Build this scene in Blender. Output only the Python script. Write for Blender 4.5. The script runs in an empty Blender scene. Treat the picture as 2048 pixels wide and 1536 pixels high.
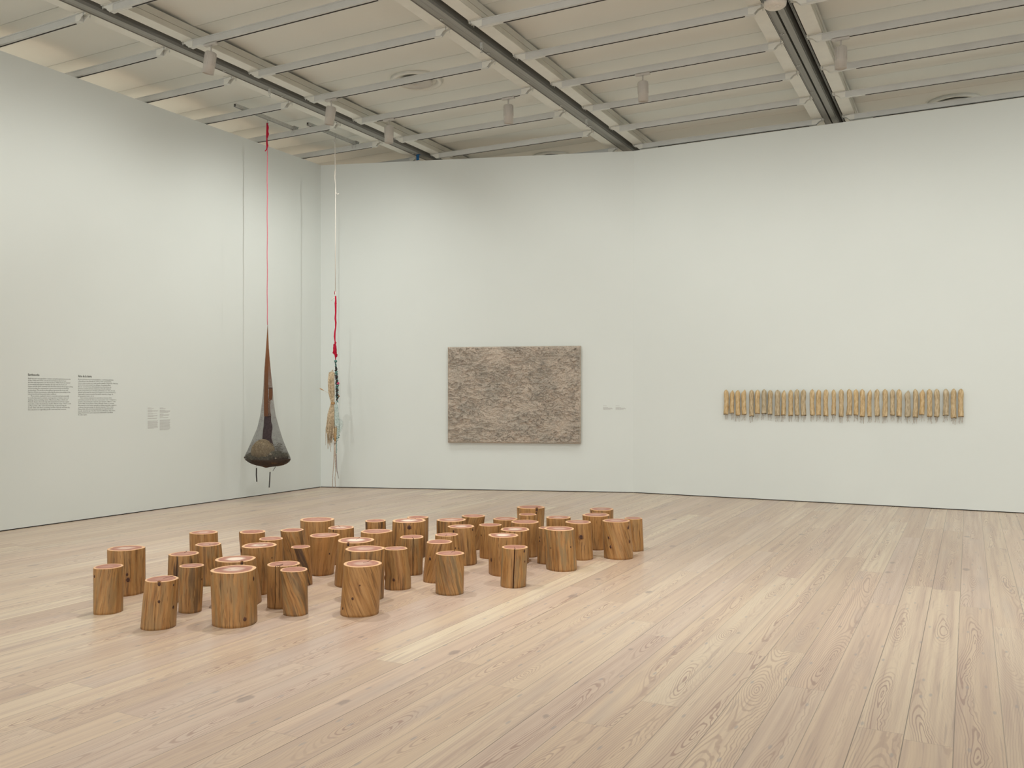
import bpy, bmesh, math, random
from mathutils import Vector, Matrix, noise
C = bpy.context.scene.collection
PI = math.pi
# ------------------------------------------------------------------ camera model (photo 2048x1536)
F = 1750.0; CX = 1024.0; HY = 795.0; EYE = 1.5
A = math.radians(27.58); CA = math.cos(A); SA = math.sin(A)
def cam_to_world(r, d, z): return Vector((r*CA - d*SA, r*SA + d*CA, z))
def at(px, py, d):                       # point seen at a pixel, at depth d along the view axis
    return cam_to_world((px-CX)/F*d, d, EYE + (HY-py)/F*d)
def depth_X(px, X):                      # depth where the column px meets the plane x = X
    return X/((px-CX)/F*CA - SA)
def depth_Y(px, Y): return Y/((px-CX)/F*SA + CA)
# ------------------------------------------------------------------ helpers
def link(o, parent=None):
    C.objects.link(o)
    if parent is not None: o.parent = parent
    return o
def tag(o, label=None, cat=None, group=None, kind=None):
    if label: o['label'] = label
    if cat: o['category'] = cat
    if group: o['group'] = group
    if kind: o['kind'] = kind
    return o
def empty(name, loc, label, cat, group=None):
    o = bpy.data.objects.new(name, None); o.location = loc; o.empty_display_size = .05
    link(o); return tag(o, label, cat, group)
class MB:
    """collects shapes, builds ONE mesh object"""
    def __init__(s): s.bm = bmesh.new()
    def box(s, x0, x1, y0, y1, z0, z1, mat=None, mi=0):
        v = [s.bm.verts.new(Vector(p) if mat is None else mat @ Vector(p)) for p in
             ((x0,y0,z0),(x1,y0,z0),(x1,y1,z0),(x0,y1,z0),(x0,y0,z1),(x1,y0,z1),(x1,y1,z1),(x0,y1,z1))]
        for f in ((0,3,2,1),(4,5,6,7),(0,1,5,4),(1,2,6,5),(2,3,7,6),(3,0,4,7)):
            s.bm.faces.new([v[i] for i in f]).material_index = mi
        return s
    def tube(s, pts, rad, n=8, cap=True, mi=0, smooth=True):
        pts = [Vector(p) for p in pts]; rings = []
        if not hasattr(rad, '__len__'): rad = [rad]*len(pts)
        up = Vector((0.13,0.97,.2)).normalized()
        for i, p in enumerate(pts):
            t = (pts[min(i+1,len(pts)-1)] - pts[max(i-1,0)])
            t = t.normalized() if t.length > 1e-9 else Vector((0,0,1))
            a = t.cross(up)
            if a.length < 1e-3: a = t.cross(Vector((1,0,0)))
            a.normalize(); b = t.cross(a)
            rings.append([s.bm.verts.new(p + (a*math.cos(2*PI*k/n) + b*math.sin(2*PI*k/n))*rad[i]) for k in range(n)])
        for i in range(len(rings)-1):
            for k in range(n):
                f = s.bm.faces.new((rings[i][k], rings[i][(k+1)%n], rings[i+1][(k+1)%n], rings[i+1][k]))
                f.smooth = smooth; f.material_index = mi
        if cap:
            for r in (rings[0][::-1], rings[-1]):
                f = s.bm.faces.new(r); f.material_index = mi
        return s
    def ball(s, c, rx, ry=None, rz=None, u=14, v=9, mi=0, jitter=0, mat=None):
        ry = ry or rx; rz = rz or rx; c = Vector(c); rows = []
        for i in range(v+1):
            th = PI*i/v; row = []
            for k in range(u):
                ph = 2*PI*k/u
                q = Vector((rx*math.sin(th)*math.cos(ph), ry*math.sin(th)*math.sin(ph), rz*math.cos(th)))
                if jitter: q *= 1 + jitter*noise.noise((c+q)*14.0)
                if mat is not None: q = mat @ q
                row.append(q+c)
                if i in (0, v): break
            rows.append([s.bm.verts.new(q) for q in row])
        for i in range(v):
            a, b = rows[i], rows[i+1]
            for k in range(u):
                k2 = (k+1) % u
                if len(a) == 1: vs = (a[0], b[k], b[k2])
                elif len(b) == 1: vs = (a[k], b[0], a[k2])
                else: vs = (a[k], b[k], b[k2], a[k2])
                f = s.bm.faces.new(vs); f.smooth = True; f.material_index = mi
        return s
    def disc(s, c, r, n=32, z=None, flip=False, mi=0):
        vs = [s.bm.verts.new((c[0]+r*math.cos(2*PI*k/n), c[1]+r*math.sin(2*PI*k/n), c[2])) for k in range(n)]
        f = s.bm.faces.new(vs[::-1] if flip else vs); f.material_index = mi
        return s
    def lathe(s, c, prof, n=40, mi=0, smooth=True, close=False):
        c = Vector(c); rows = []
        for r, z in prof:
            rows.append([s.bm.verts.new(c + Vector((r*math.cos(2*PI*k/n), r*math.sin(2*PI*k/n), z))) for k in range(n)])
        m = len(rows)
        for i in range(m if close else m-1):
            a, b = rows[i], rows[(i+1)%m]
            for k in range(n):
                f = s.bm.faces.new((a[k], a[(k+1)%n], b[(k+1)%n], b[k])); f.smooth = smooth; f.material_index = mi
        return s
    def build(s, name, mats, parent=None, origin=None, recalc=True):
        if recalc: bmesh.ops.recalc_face_normals(s.bm, faces=s.bm.faces[:])
        if origin is not None:
            for v in s.bm.verts: v.co -= Vector(origin)
        me = bpy.data.meshes.new(name); s.bm.to_mesh(me); s.bm.free()
        for m in (mats if isinstance(mats, (list, tuple)) else [mats]): me.materials.append(m)
        o = bpy.data.objects.new(name, me); link(o, parent)
        if origin is not None and parent is None: o.location = origin
        return o
def part(mb, name, mats, root):          # mb in world coordinates, root an Empty with a plain location
    return mb.build(name, mats, root, origin=root.location)
# ------------------------------------------------------------------ node helper
class NT:
    def __init__(s, name):
        s.m = bpy.data.materials.new(name); s.m.use_nodes = True; s.t = s.m.node_tree; s.t.nodes.clear()
        s.out = s.t.nodes.new('ShaderNodeOutputMaterial')
    def n(s, typ, **k):
        nd = s.t.nodes.new(typ)
        for a, b in k.items(): setattr(nd, a, b)
        return nd
    def put(s, sock, v):
        if isinstance(v, bpy.types.NodeSocket): s.t.links.new(v, sock)
        elif v is not None: sock.default_value = v
    def m_(s, op, a, b=None, c=None, clamp=False):
        nd = s.n('ShaderNodeMath', operation=op, use_clamp=clamp)
        s.put(nd.inputs[0], a)
        if b is not None: s.put(nd.inputs[1], b)
        if c is not None: s.put(nd.inputs[2], c)
        return nd.outputs[0]
    def comb(s, x, y, z):
        nd = s.n('ShaderNodeCombineXYZ'); s.put(nd.inputs[0], x); s.put(nd.inputs[1], y); s.put(nd.inputs[2], z); return nd.outputs[0]
    def sep(s, v):
        nd = s.n('ShaderNodeSeparateXYZ'); s.put(nd.inputs[0], v); return nd.outputs
    def noise(s, vec, scale=1, detail=2, rough=.5, dist=0):
        nd = s.n('ShaderNodeTexNoise'); s.put(nd.inputs['Vector'], vec); nd.inputs['Scale'].default_value = scale
        nd.inputs['Detail'].default_value = detail; nd.inputs['Roughness'].default_value = rough; nd.inputs['Distortion'].default_value = dist
        return nd.outputs['Fac']
    def ramp(s, f, stops, interp='LINEAR'):
        nd = s.n('ShaderNodeValToRGB'); s.put(nd.inputs[0], f); cr = nd.color_ramp; cr.interpolation = interp
        while len(cr.elements) > 1: cr.elements.remove(cr.elements[0])
        for i, (p, c) in enumerate(stops):
            e = cr.elements[0] if i == 0 else cr.elements.new(p)
            e.position = p; e.color = (c[0], c[1], c[2], 1) if hasattr(c, '__len__') else (c, c, c, 1)
        return nd.outputs[0]
    def mix(s, f, a, b, mode='MIX'):
        nd = s.n('ShaderNodeMix', data_type='RGBA', blend_type=mode)
        s.put(nd.inputs[0], f)
        for i, v in ((6, a), (7, b)):
            if isinstance(v, (tuple, list)): v = (v[0], v[1], v[2], 1)
            s.put(nd.inputs[i], v)
        return nd.outputs[2]
    def maprange(s, v, a, b, c=0, d=1, smooth=False):
        nd = s.n('ShaderNodeMapRange'); s.put(nd.inputs[0], v)
        if smooth: nd.interpolation_type = 'SMOOTHSTEP'
        for i, x in enumerate((a, b, c, d)): nd.inputs[i+1].default_value = x
        return nd.outputs[0]
    def bsdf(s, color, rough=.6, metal=0, spec=.5, bump=None, bstr=.2, bdist=.01, trans=0, sheen=0):
        b = s.n('ShaderNodeBsdfPrincipled')
        if isinstance(color, (tuple, list)): color = (color[0], color[1], color[2], 1)
        s.put(b.inputs['Base Color'], color); s.put(b.inputs['Roughness'], rough); s.put(b.inputs['Metallic'], metal)
        b.inputs['Specular IOR Level'].default_value = spec
        if trans: b.inputs['Transmission Weight'].default_value = trans
        if bump is not None:
            bn = s.n('ShaderNodeBump'); bn.inputs['Strength'].default_value = bstr; bn.inputs['Distance'].default_value = bdist
            s.put(bn.inputs['Height'], bump); s.t.links.new(bn.outputs[0], b.inputs['Normal'])
        return b.outputs[0]
    def done(s, sh): s.t.links.new(sh, s.out.inputs[0]); return s.m
    def pos(s): return s.n('ShaderNodeNewGeometry').outputs['Position']
    def obj(s): return s.n('ShaderNodeTexCoord').outputs['Object']
def simple(name, col, rough=.5, metal=0, spec=.5, nscale=30, var=.08, bstr=.0):
    t = NT(name); nz = t.noise(t.obj(), nscale, 3)
    lo = tuple(c*(1-var) for c in col); hi = tuple(min(1, c*(1+var)) for c in col)
    return t.done(t.bsdf(t.ramp(nz, [(.3, lo), (.7, hi)]), rough, metal, spec, nz if bstr else None, bstr or .1, .004))
# ------------------------------------------------------------------ materials
def wall_mat():
    t = NT('wall_paint'); p = t.pos(); nz = t.noise(p, 220, 2); big = t.noise(p, .7, 2)
    return t.done(t.bsdf(t.ramp(big, [(.3, (.712,.762,.742)), (.7, (.732,.782,.762))]), .75, 0, .25, nz, .06, .002))
def floor_mat():
    t = NT('floor_pine_boards'); X, Y, Z = t.sep(t.pos())
    W = .197; L = 3.4
    bx = t.m_('DIVIDE', t.m_('ADD', X, 40.444), W); i = t.m_('FLOOR', bx); fx = t.m_('FRACT', bx)
    def white(v):
        nd = t.n('ShaderNodeTexWhiteNoise', noise_dimensions='1D'); t.put(nd.inputs['W'], v); return nd
    ri = white(i).outputs['Value']
    by = t.m_('ADD', t.m_('DIVIDE', Y, L), t.m_('MULTIPLY', ri, 9.0)); j = t.m_('FLOOR', by); fy = t.m_('FRACT', by)
    ident = t.m_('ADD', t.m_('MULTIPLY', i, 3.37), t.m_('MULTIPLY', j, 11.13))
    wn = white(ident); rc = t.n('ShaderNodeSeparateColor'); t.t.links.new(wn.outputs['Color'], rc.inputs[0])
    r1, r2, r3 = rc.outputs
    xl = t.m_('MULTIPLY', t.m_('SUBTRACT', fx, .5), W)
    sd = t.m_('MULTIPLY', ident, 1.91)
    cw = t.m_('MULTIPLY', t.m_('SUBTRACT', t.noise(t.comb(0, t.m_('MULTIPLY', Y, .55), sd), 1, 1), .5), .30)
    off = t.m_('MULTIPLY', t.m_('SUBTRACT', r2, .5), .12)
    hw = t.m_('MULTIPLY', t.m_('SUBTRACT', t.noise(t.comb(7.3, t.m_('MULTIPLY', Y, .62), sd), 1, 1), .47), .42)
    wob = t.m_('MULTIPLY', t.m_('SUBTRACT', t.noise(t.comb(t.m_('MULTIPLY', X, 9), t.m_('MULTIPLY', Y, 2.6), sd), 1, 3, .6), .5), .055)
    dx = t.m_('ADD', t.m_('SUBTRACT', xl, t.m_('ADD', cw, off)), wob)
    r = t.m_('SQRT', t.m_('ADD', t.m_('MULTIPLY', dx, dx), t.m_('MULTIPLY', hw, hw)))
    ring = t.m_('SINE', t.m_('MULTIPLY', t.m_('ADD', r, t.m_('MULTIPLY', wob, .5)), 2*PI*92))
    line = t.maprange(ring, .15, .95, 0, 1, True)
    # the lines show strongly only near the cathedral (small r)
    near = t.m_('MAXIMUM', t.maprange(r, .020, .075, 1, .0, True), t.maprange(white(t.m_('ADD', ident, 5.7)).outputs['Value'], .45, .95, .12, .75, True))
    dens = t.maprange(r1, .05, .7, .25, 1.0)
    lm = t.m_('MULTIPLY', t.m_('MULTIPLY', line, near), dens)
    fine = t.noise(t.comb(t.m_('MULTIPLY', X, 150), t.m_('MULTIPLY', Y, 2.2), sd), 1, 2)
    streak = t.noise(t.comb(t.m_('MULTIPLY', X, 26), t.m_('MULTIPLY', Y, .5), sd), 1, 3)
    base = t.ramp(r3, [(0, (.555,.425,.318)), (.22, (.655,.515,.382)), (.45, (.70,.575,.430)), (.62, (.60,.475,.392)), (.8, (.665,.515,.392)), (.92, (.69,.58,.44)), (1, (.77,.66,.49))])
    base = t.mix(t.maprange(streak, .42, .68, 0, .75), base, (.50,.375,.31))
    base = t.mix(t.maprange(fine, .35, .75, 0, .30), base, (.74,.61,.45))
    grey = t.noise(t.comb(t.m_('MULTIPLY', X, 6), t.m_('MULTIPLY', Y, .7), t.m_('ADD', sd, 30)), 1, 2)
    base = t.mix(t.maprange(grey, .58, .78, 0, .45), base, (.47,.40,.36))
    base = t.mix(t.m_('MULTIPLY', lm, .80), base, (.36,.235,.19))
    # knots and grey mineral marks
    vo = t.n('ShaderNodeTexVoronoi', voronoi_dimensions='2D'); vo.inputs['Scale'].default_value = 1.0
    t.put(vo.inputs['Vector'], t.comb(t.m_('MULTIPLY', X, 1.9), t.m_('MULTIPLY', Y, .95), 0.0))
    vs_ = t.n('ShaderNodeSeparateColor'); t.t.links.new(vo.outputs['Color'], vs_.inputs[0])
    thr = t.m_('MULTIPLY', t.m_('POWER', vs_.outputs[0], 2.0), .060)
    wbk = t.m_('MULTIPLY', t.m_('SUBTRACT', t.noise(t.comb(t.m_('MULTIPLY', X, 30), t.m_('MULTIPLY', Y, 16), 0.0), 1, 2), .5), .05)
    kd = t.m_('SUBTRACT', t.m_('ADD', vo.outputs['Distance'], wbk), thr)
    kn = t.m_('MULTIPLY', t.maprange(kd, -.012, .012, 1, 0, True), .62)
    base = t.mix(kn, base, (.28,.22,.20))
    v2 = t.n('ShaderNodeTexVoronoi', voronoi_dimensions='2D'); v2.inputs['Scale'].default_value = 1.0
    t.put(v2.inputs['Vector'], t.comb(t.m_('MULTIPLY', X, 5.5), t.m_('MULTIPLY', Y, 1.6), 0.0))
    mk = t.m_('MULTIPLY', t.maprange(v2.outputs['Distance'], .02, .06, 1, 0, True), .5)
    base = t.mix(mk, base, (.30,.29,.31))
    ex = t.m_('MULTIPLY', t.m_('SUBTRACT', .5, t.m_('ABSOLUTE', t.m_('SUBTRACT', fx, .5))), W)
    ey = t.m_('MULTIPLY', t.m_('SUBTRACT', .5, t.m_('ABSOLUTE', t.m_('SUBTRACT', fy, .5))), L)
    gx = t.maprange(ex, .0011, .0030, 1, 0); gy = t.maprange(ey, .0004, .0018, 1, 0)
    gap = t.m_('MULTIPLY', t.m_('MAXIMUM', t.m_('MULTIPLY', gx, t.maprange(ri, .1, .9, .35, 1.0)), t.m_('MULTIPLY', gy, .6)), .85)
    dash = t.noise(t.comb(t.m_('MULTIPLY', X, 55), t.m_('MULTIPLY', Y, 1.5), t.m_('ADD', sd, 60)), 1, 2)
    base = t.mix(t.maprange(dash, .62, .72, 0, .45, True), base, (.36,.27,.235))
    base = t.mix(1.0, base, (1.0,.99,1.0), 'MULTIPLY')
    base = t.mix(gap, base, (.13,.10,.085))
    bump = t.m_('SUBTRACT', t.m_('MULTIPLY', fine, .06), gap)
    return t.done(t.bsdf(base, t.maprange(streak, .3, .7, .27, .36), 0, .45, bump, .12, .002))
def trunk_mat():
    t = NT('stump_side_wood'); uv = t.n('ShaderNodeUVMap', uv_map='UVMap').outputs[0]; u0, v, _ = t.sep(uv)
    wv = t.m_('MULTIPLY', t.m_('SUBTRACT', t.noise(t.comb(t.m_('MULTIPLY', u0, 7), t.m_('MULTIPLY', v, 8), 40.0), 1, 3), .5), .020)
    u = t.m_('ADD', u0, wv)
    at_ = t.n('ShaderNodeAttribute', attribute_name='tone'); sc = t.n('ShaderNodeSeparateColor'); t.t.links.new(at_.outputs['Color'], sc.inputs[0])
    gr, dk, rd = sc.outputs
    def nz(a, b, d=3, z=0.0): return t.noise(t.comb(t.m_('MULTIPLY', u, a), t.m_('MULTIPLY', v, b), z), 1, d, .55)
    streak = nz(42, 3.4, 4); broad = nz(11, 1.7, 2, 4.0); fine = nz(130, 5.5, 2, 9.0); patch = nz(27, 3.6, 4, 17.0); hair = nz(88, 5.5, 3, 23.0)
    col = t.ramp(streak, [(.30, (.17,.075,.026)), (.40, (.32,.155,.052)), (.52, (.43,.228,.082)), (.64, (.49,.275,.108)), (.82, (.60,.375,.165))])
    col = t.mix(t.m_('MULTIPLY', t.maprange(broad, .4, .68, 0, 1), t.m_('ADD', t.m_('MULTIPLY', rd, .75), .1), clamp=True), col, (.50,.235,.075))
    col = t.mix(t.m_('MULTIPLY', t.maprange(patch, .45, .60, 0, .95, True), t.m_('MULTIPLY', gr, .8), clamp=True), col, (.25,.19,.10))
    col = t.mix(t.m_('MULTIPLY', t.maprange(nz(26, 2.2, 4, 31.0), .50, .60, 0, 1, True), dk, clamp=True), col, (.085,.050,.032))
    col = t.mix(t.maprange(hair, .565, .66, 0, .85, True), col, (.15,.078,.032))
    col = t.mix(t.maprange(fine, .40, .7, 0, .45), col, (.30,.165,.06))
    return t.done(t.bsdf(col, .42, 0, .35, t.m_('ADD', streak, t.m_('MULTIPLY', fine, .4)), .18, .003))
def face_mat():
    t = NT('stump_cut_face'); uv = t.n('ShaderNodeUVMap', uv_map='UVMap').outputs[0]; r, th, _ = t.sep(uv)
    p = t.obj()
    at_ = t.n('ShaderNodeAttribute', attribute_name='tone'); sc = t.n('ShaderNodeSeparateColor'); t.t.links.new(at_.outputs['Color'], sc.inputs[0])
    pale, sap, seed = sc.outputs
    n1 = t.noise(p, 9, 3); n2 = t.noise(p, 26, 3)
    rr = t.m_('ADD', r, t.m_('MULTIPLY', t.m_('SUBTRACT', n1, .5), .16))
    rings = t.m_('SINE', t.m_('MULTIPLY', t.m_('ADD', rr, t.m_('MULTIPLY', n2, .02)), 150))
    heart = t.mix(t.maprange(n2, .35, .7), (.38,.155,.108), (.51,.245,.175))
    heart = t.mix(t.maprange(rings, -.2, 1, 0, .28), heart, (.30,.115,.082))
    n3 = t.noise(p, 14, 4)
    pc = t.m_('MULTIPLY', t.m_('MULTIPLY', t.maprange(rr, .28, .60, 1, 0, True), t.maprange(n3, .25, .5, .4, 1)), t.m_('MULTIPLY', pale, 1.15), clamp=True)
    heart = t.mix(pc, heart, (.84,.70,.58))
    bl = t.m_('MULTIPLY', t.maprange(t.noise(p, 11, 2), .60, .70, 0, .5), seed)
    heart = t.mix(bl, heart, (.30,.25,.27))
    sw = t.maprange(t.m_('SUBTRACT', rr, t.m_('MULTIPLY', sap, .2)), .83, .87, 0, 1, True)
    col = t.mix(sw, heart, (.80,.50,.28))
    return t.done(t.bsdf(col, .50, 0, .35, rings, .04, .001))
def net_mat():
    t = NT('knotted_nylon_net'); p = t.obj(); x, y, z = t.sep(p)
    # woven mesh: two crossing sets of threads + cloudy density
    w1 = t.m_('ABSOLUTE', t.m_('SINE', t.m_('MULTIPLY', t.m_('ADD', z, x), 420)))
    w2 = t.m_('ABSOLUTE', t.m_('SINE', t.m_('MULTIPLY', t.m_('SUBTRACT', z, x), 420)))
    w = t.m_('MINIMUM', w1, w2)
    cl = t.noise(p, 22, 3)
    dens = t.ramp(t.maprange(z, 0.0, 2.05), [(0, .6), (.10, .42), (.2, .30), (.45, .33), (.62, .6), (.8, .95), (1, 1)])
    a = t.m_('LESS_THAN', w, t.m_('MULTIPLY', dens, t.maprange(cl, .3, .7, .75, 1.15)))
    col = t.ramp(t.maprange(z, 0.0, 2.05), [(0, (.045,.03,.022)), (.3, (.06,.05,.05)), (.5, (.13,.075,.05)), (.7, (.19,.075,.03)), (1, (.22,.09,.035))])
    tr = t.n('ShaderNodeBsdfTransparent').outputs[0]; mx = t.n('ShaderNodeMixShader')
    t.put(mx.inputs[0], a); t.t.links.new(tr, mx.inputs[1]); t.t.links.new(t.bsdf(col, .8), mx.inputs[2])
    return t.done(mx.outputs[0])
def gauze_mat():
    t = NT('teal_gauze'); cl = t.noise(t.obj(), 60, 3)
    tr = t.n('ShaderNodeBsdfTransparent').outputs[0]; mx = t.n('ShaderNodeMixShader')
    t.put(mx.inputs[0], t.maprange(cl, .35, .65, .08, .42)); t.t.links.new(tr, mx.inputs[1]); t.t.links.new(t.bsdf((.20,.36,.33), .8), mx.inputs[2])
    return t.done(mx.outputs[0])
def relief_mat():
    t = NT('earth_relief'); p = t.obj(); a = t.noise(p, 3.2, 4); b = t.noise(p, 75, 4, .7); c = t.noise(p, 9, 3)
    b2 = t.noise(p, 42, 4, .7)
    col = t.mix(t.maprange(a, .38, .66), (.80,.69,.575), (.62,.56,.48))
    col = t.mix(t.maprange(c, .5, .7, 0, .5), col, (.80,.65,.53))
    col = t.mix(t.maprange(b, .50, .64, 0, .48), col, (.30,.265,.225))
    col = t.mix(t.maprange(b2, .56, .68, 0, .35), col, (.32,.28,.235))
    col = t.mix(t.maprange(b, .44, .34, 0, .5), col, (.95,.84,.73))
    return t.done(t.bsdf(col, .95, 0, .1, t.m_('ADD', b, b2), 1.0, .02))
def wax_mat():
    t = NT('wax_tube'); oi = t.n('ShaderNodeObjectInfo'); p = t.obj(); rnd = oi.outputs['Random']
    at_ = t.n('ShaderNodeAttribute', attribute_name='tone').outputs['Color']; sc = t.n('ShaderNodeSeparateColor'); t.t.links.new(at_, sc.inputs[0])
    g = sc.outputs[0]
    x, y, z = t.sep(p)
    n = t.noise(t.comb(t.m_('MULTIPLY', x, 60), y, t.m_('ADD', t.m_('MULTIPLY', z, 14), t.m_('MULTIPLY', g, 40))), 1, 3)
    warm = t.ramp(n, [(.3, (.56,.38,.18)), (.5, (.74,.55,.29)), (.72, (.90,.74,.46))])
    cool = t.ramp(n, [(.3, (.42,.34,.22)), (.5, (.60,.51,.35)), (.72, (.74,.66,.50))])
    col = t.mix(g, warm, cool)
    b = t.bsdf(col, .38, 0, .5, n, .5, .006)
    tl = t.n('ShaderNodeBsdfTranslucent'); t.t.links.new(col, tl.inputs[0]); mx = t.n('ShaderNodeMixShader'); mx.inputs[0].default_value = .25
    t.t.links.new(b, mx.inputs[1]); t.t.links.new(tl.outputs[0], mx.inputs[2])
    return t.done(mx.outputs[0])
def fibre_mat(name, c1, c2, sc=60):
    t = NT(name); n = t.noise(t.obj(), sc, 3)
    return t.done(t.bsdf(t.ramp(n, [(.3, c1), (.7, c2)]), .85, 0, .2))
def beam_mat():
    t = NT('grey_metal'); x, y, z = t.sep(t.pos()); n = t.noise(t.comb(t.m_('MULTIPLY', x, 60), t.m_('MULTIPLY', y, .7), z), 1, 2)
    return t.done(t.bsdf(t.ramp(n, [(.3, (.24,.245,.225)), (.7, (.30,.305,.285))]), .5, .1, .4))
M = dict(
 wall=wall_mat(), floor=floor_mat(), trunk=trunk_mat(), face=face_mat(), net=net_mat(), gauze=gauze_mat(), relief=relief_mat(), wax=wax_mat(),
 ceiling=simple('ceiling_panel_paint', (.71,.725,.68), .7, 0, .3, 1.2, .02),
 white_metal=simple('white_painted_metal', (.70,.71,.66), .45, 0, .4, 8, .03),
 track=simple('pale_grey_track_paint', (.58,.60,.585), .4, .1, .5, 4, .04),
 rib=simple('greenish_grey_metal', (.60,.60,.54), .5, .1, .4, 5, .05),
 beam=beam_mat(), dark=simple('dark_slot', (.03,.026,.024), .8, 0, .2), brown_dark=simple('brown_shadow_metal', (.07,.055,.048), .7),
 steel=simple('galvanised_steel', (.52,.54,.52), .45, .2, .5, 60, .15),
 base=simple('dark_base_reveal', (.035,.033,.03), .8), lamp_white=simple('lamp_white', (.52,.50,.46), .45, 0, .4, 8, .02),
 ink=simple('vinyl_text_ink', (.10,.11,.10), .7), ink_body=simple('vinyl_body_ink', (.17,.18,.17), .7), ink2=simple('pale_label_ink', (.40,.40,.39), .8), paper=simple('clear_label_film', (.725,.775,.752), .75, 0, .25, 5, .005),
 knot=simple('dark_knot_wood', (.075,.035,.022), .6, 0, .3, 90, .4, .3), knot_ring=simple('knot_rim_wood', (.26,.125,.05), .6, 0, .3, 60, .3),
 crack=simple('crack_shadow_wood', (.045,.02,.012), .9, 0, .1),
 side=simple('raw_canvas_edge', (.50,.40,.28), .85, 0, .2, 40, .12),
 red=simple('red_cord', (.52,.012,.045), .8, 0, .2, 200, .25, .3), pink=simple('pink_cord', (.68,.16,.22), .8, 0, .2, 200, .2),
 white_cord=simple('white_cord', (.82,.80,.74), .8, 0, .2, 200, .1), rust=fibre_mat('rust_stocking', (.20,.070,.018), (.27,.100,.028)),
 purple=fibre_mat('dark_purple_cloth', (.035,.022,.030), (.085,.055,.062), 40), print_=fibre_mat('printed_cloth', (.10,.05,.035), (.36,.26,.19), 50),
 nest=fibre_mat('fibre_nest', (.40,.31,.18), (.88,.74,.50), 50), teal=fibre_mat('teal_stuffing', (.055,.065,.055), (.24,.235,.17), 40),
 sack=fibre_mat('brown_sack', (.045,.028,.017), (.12,.07,.04), 30), shell=simple('pale_shell', (.75,.66,.50), .3),
 bead_dark=simple('dark_beads', (.03,.027,.025), .35, 0, .5, 120, .5), bead_teal=simple('teal_beads', (.10,.22,.20), .5, 0, .4, 90, .5),
 bead_pink=simple('pink_bead', (.55,.08,.17), .4), bead_brown=simple('brown_bead', (.24,.14,.07), .5),
 raffia=fibre_mat('raffia', (.34,.26,.16), (.74,.61,.43), 45), stick=simple('cane_stick', (.50,.30,.13), .5, 0, .4, 40, .15),
 strand=fibre_mat('pale_fibre_strand', (.36,.28,.22), (.62,.55,.46), 80),
 tape=simple('blue_tape', (.012,.10,.26), .7, 0, .3), smoke=simple('white_plastic', (.66,.63,.57), .45))
# ------------------------------------------------------------------ the room
WT = 5.38                                  # top of the gallery walls
KX, KY = -4.68, 13.09                      # where the angled stretch meets the straight one
LX, LY = -9.60, 11.48                      # left corner
ceil_z = 5.65; TY0 = 13.18; TS = 1.0243    # tracks cross every TS metres
trackY = [TY0 - TS*k for k in range(24)]
f = MB(); f.box(-16, 11, -9, 19, -.12, 0); tag(f.build('floor', M['floor']), kind='structure')
def wall_box(name, p0, p1, t=.16, z0=.012, z1=WT):
    p0 = Vector((p0[0], p0[1], 0)); p1 = Vector((p1[0], p1[1], 0)); u = (p1-p0).normalized(); n = Vector((-u.y, u.x, 0))  # n points away from the room
    mb = MB(); vs = []
    for z in (z0, z1):
        for q in (p0, p1, p1+n*t, p0+n*t): vs.append(mb.bm.verts.new((q.x, q.y, z)))
    for fc in ((0,1,2,3),(4,5,6,7),(0,1,5,4),(1,2,6,5),(2,3,7,6),(3,0,4,7)): mb.bm.faces.new([vs[i] for i in fc])
    w = mb.build(name, M['wall']); tag(w, kind='structure')
    b = MB(); vs = []
    for z in (0.0005, z0-.0005):
        for q in (p0+n*.012, p1+n*.012, p1+n*(t-.02), p0+n*(t-.02)): vs.append(b.bm.verts.new((q.x, q.y, z)))
    for fc in ((0,1,2,3),(4,5,6,7),(0,1,5,4),(1,2,6,5),(2,3,7,6),(3,0,4,7)): b.bm.faces.new([vs[i] for i in fc])
    tag(b.build(name.replace('wall', 'baseboard'), M['base']), kind='structure')
wall_box('wall_left', (LX, -4.0), (LX, LY))
wall_box('wall_back_angled', (LX, LY), (KX, KY))
wall_box('wall_back', (KX, KY), (9.0, KY))
wall_box('wall_right', (9.0, KY), (9.0, 2.0))
# unseen outer walls, added to keep fill light off the ceiling behind the partitions
for nm, a_ in (('wall_far_back', (-16, 11, 18.9, 19, 0, 5.75)), ('wall_far_left', (-16, -15.9, -9, 19, 0, 5.75))):
    tag(MB().box(*a_).build(nm, M['wall']), kind='structure')
# ceiling: panels arched between seams that run above the tracks
mb = MB(); xs = (-16, 11); N = 12; prev = None
ys = []
for k in range(-6, 22):
    y1 = TY0 - TS*k; y0 = y1 - TS
    for q in range(N+1):
        y = y1 - TS*q/N; s = q/N; ys.append((y - (.004 if q == 0 else 0) + (.004 if q == N else 0), ceil_z + .030*math.sin(PI*s)**.8))
    ys.append((y0+.003, ceil_z+.03)); ys.append((y0-.003, ceil_z+.03))
for y, z in ys:
    cur = [mb.bm.verts.new((x, y, z)) for x in xs]
    if prev: fc = mb.bm.faces.new((prev[0], prev[1], cur[1], cur[0])); fc.smooth = False
    prev = cur
mb.box(-16, 11, -9, 19, 5.75, 5.80)
ce = mb.build('ceiling', M['ceiling'], recalc=False); tag(ce, kind='structure')
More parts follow.
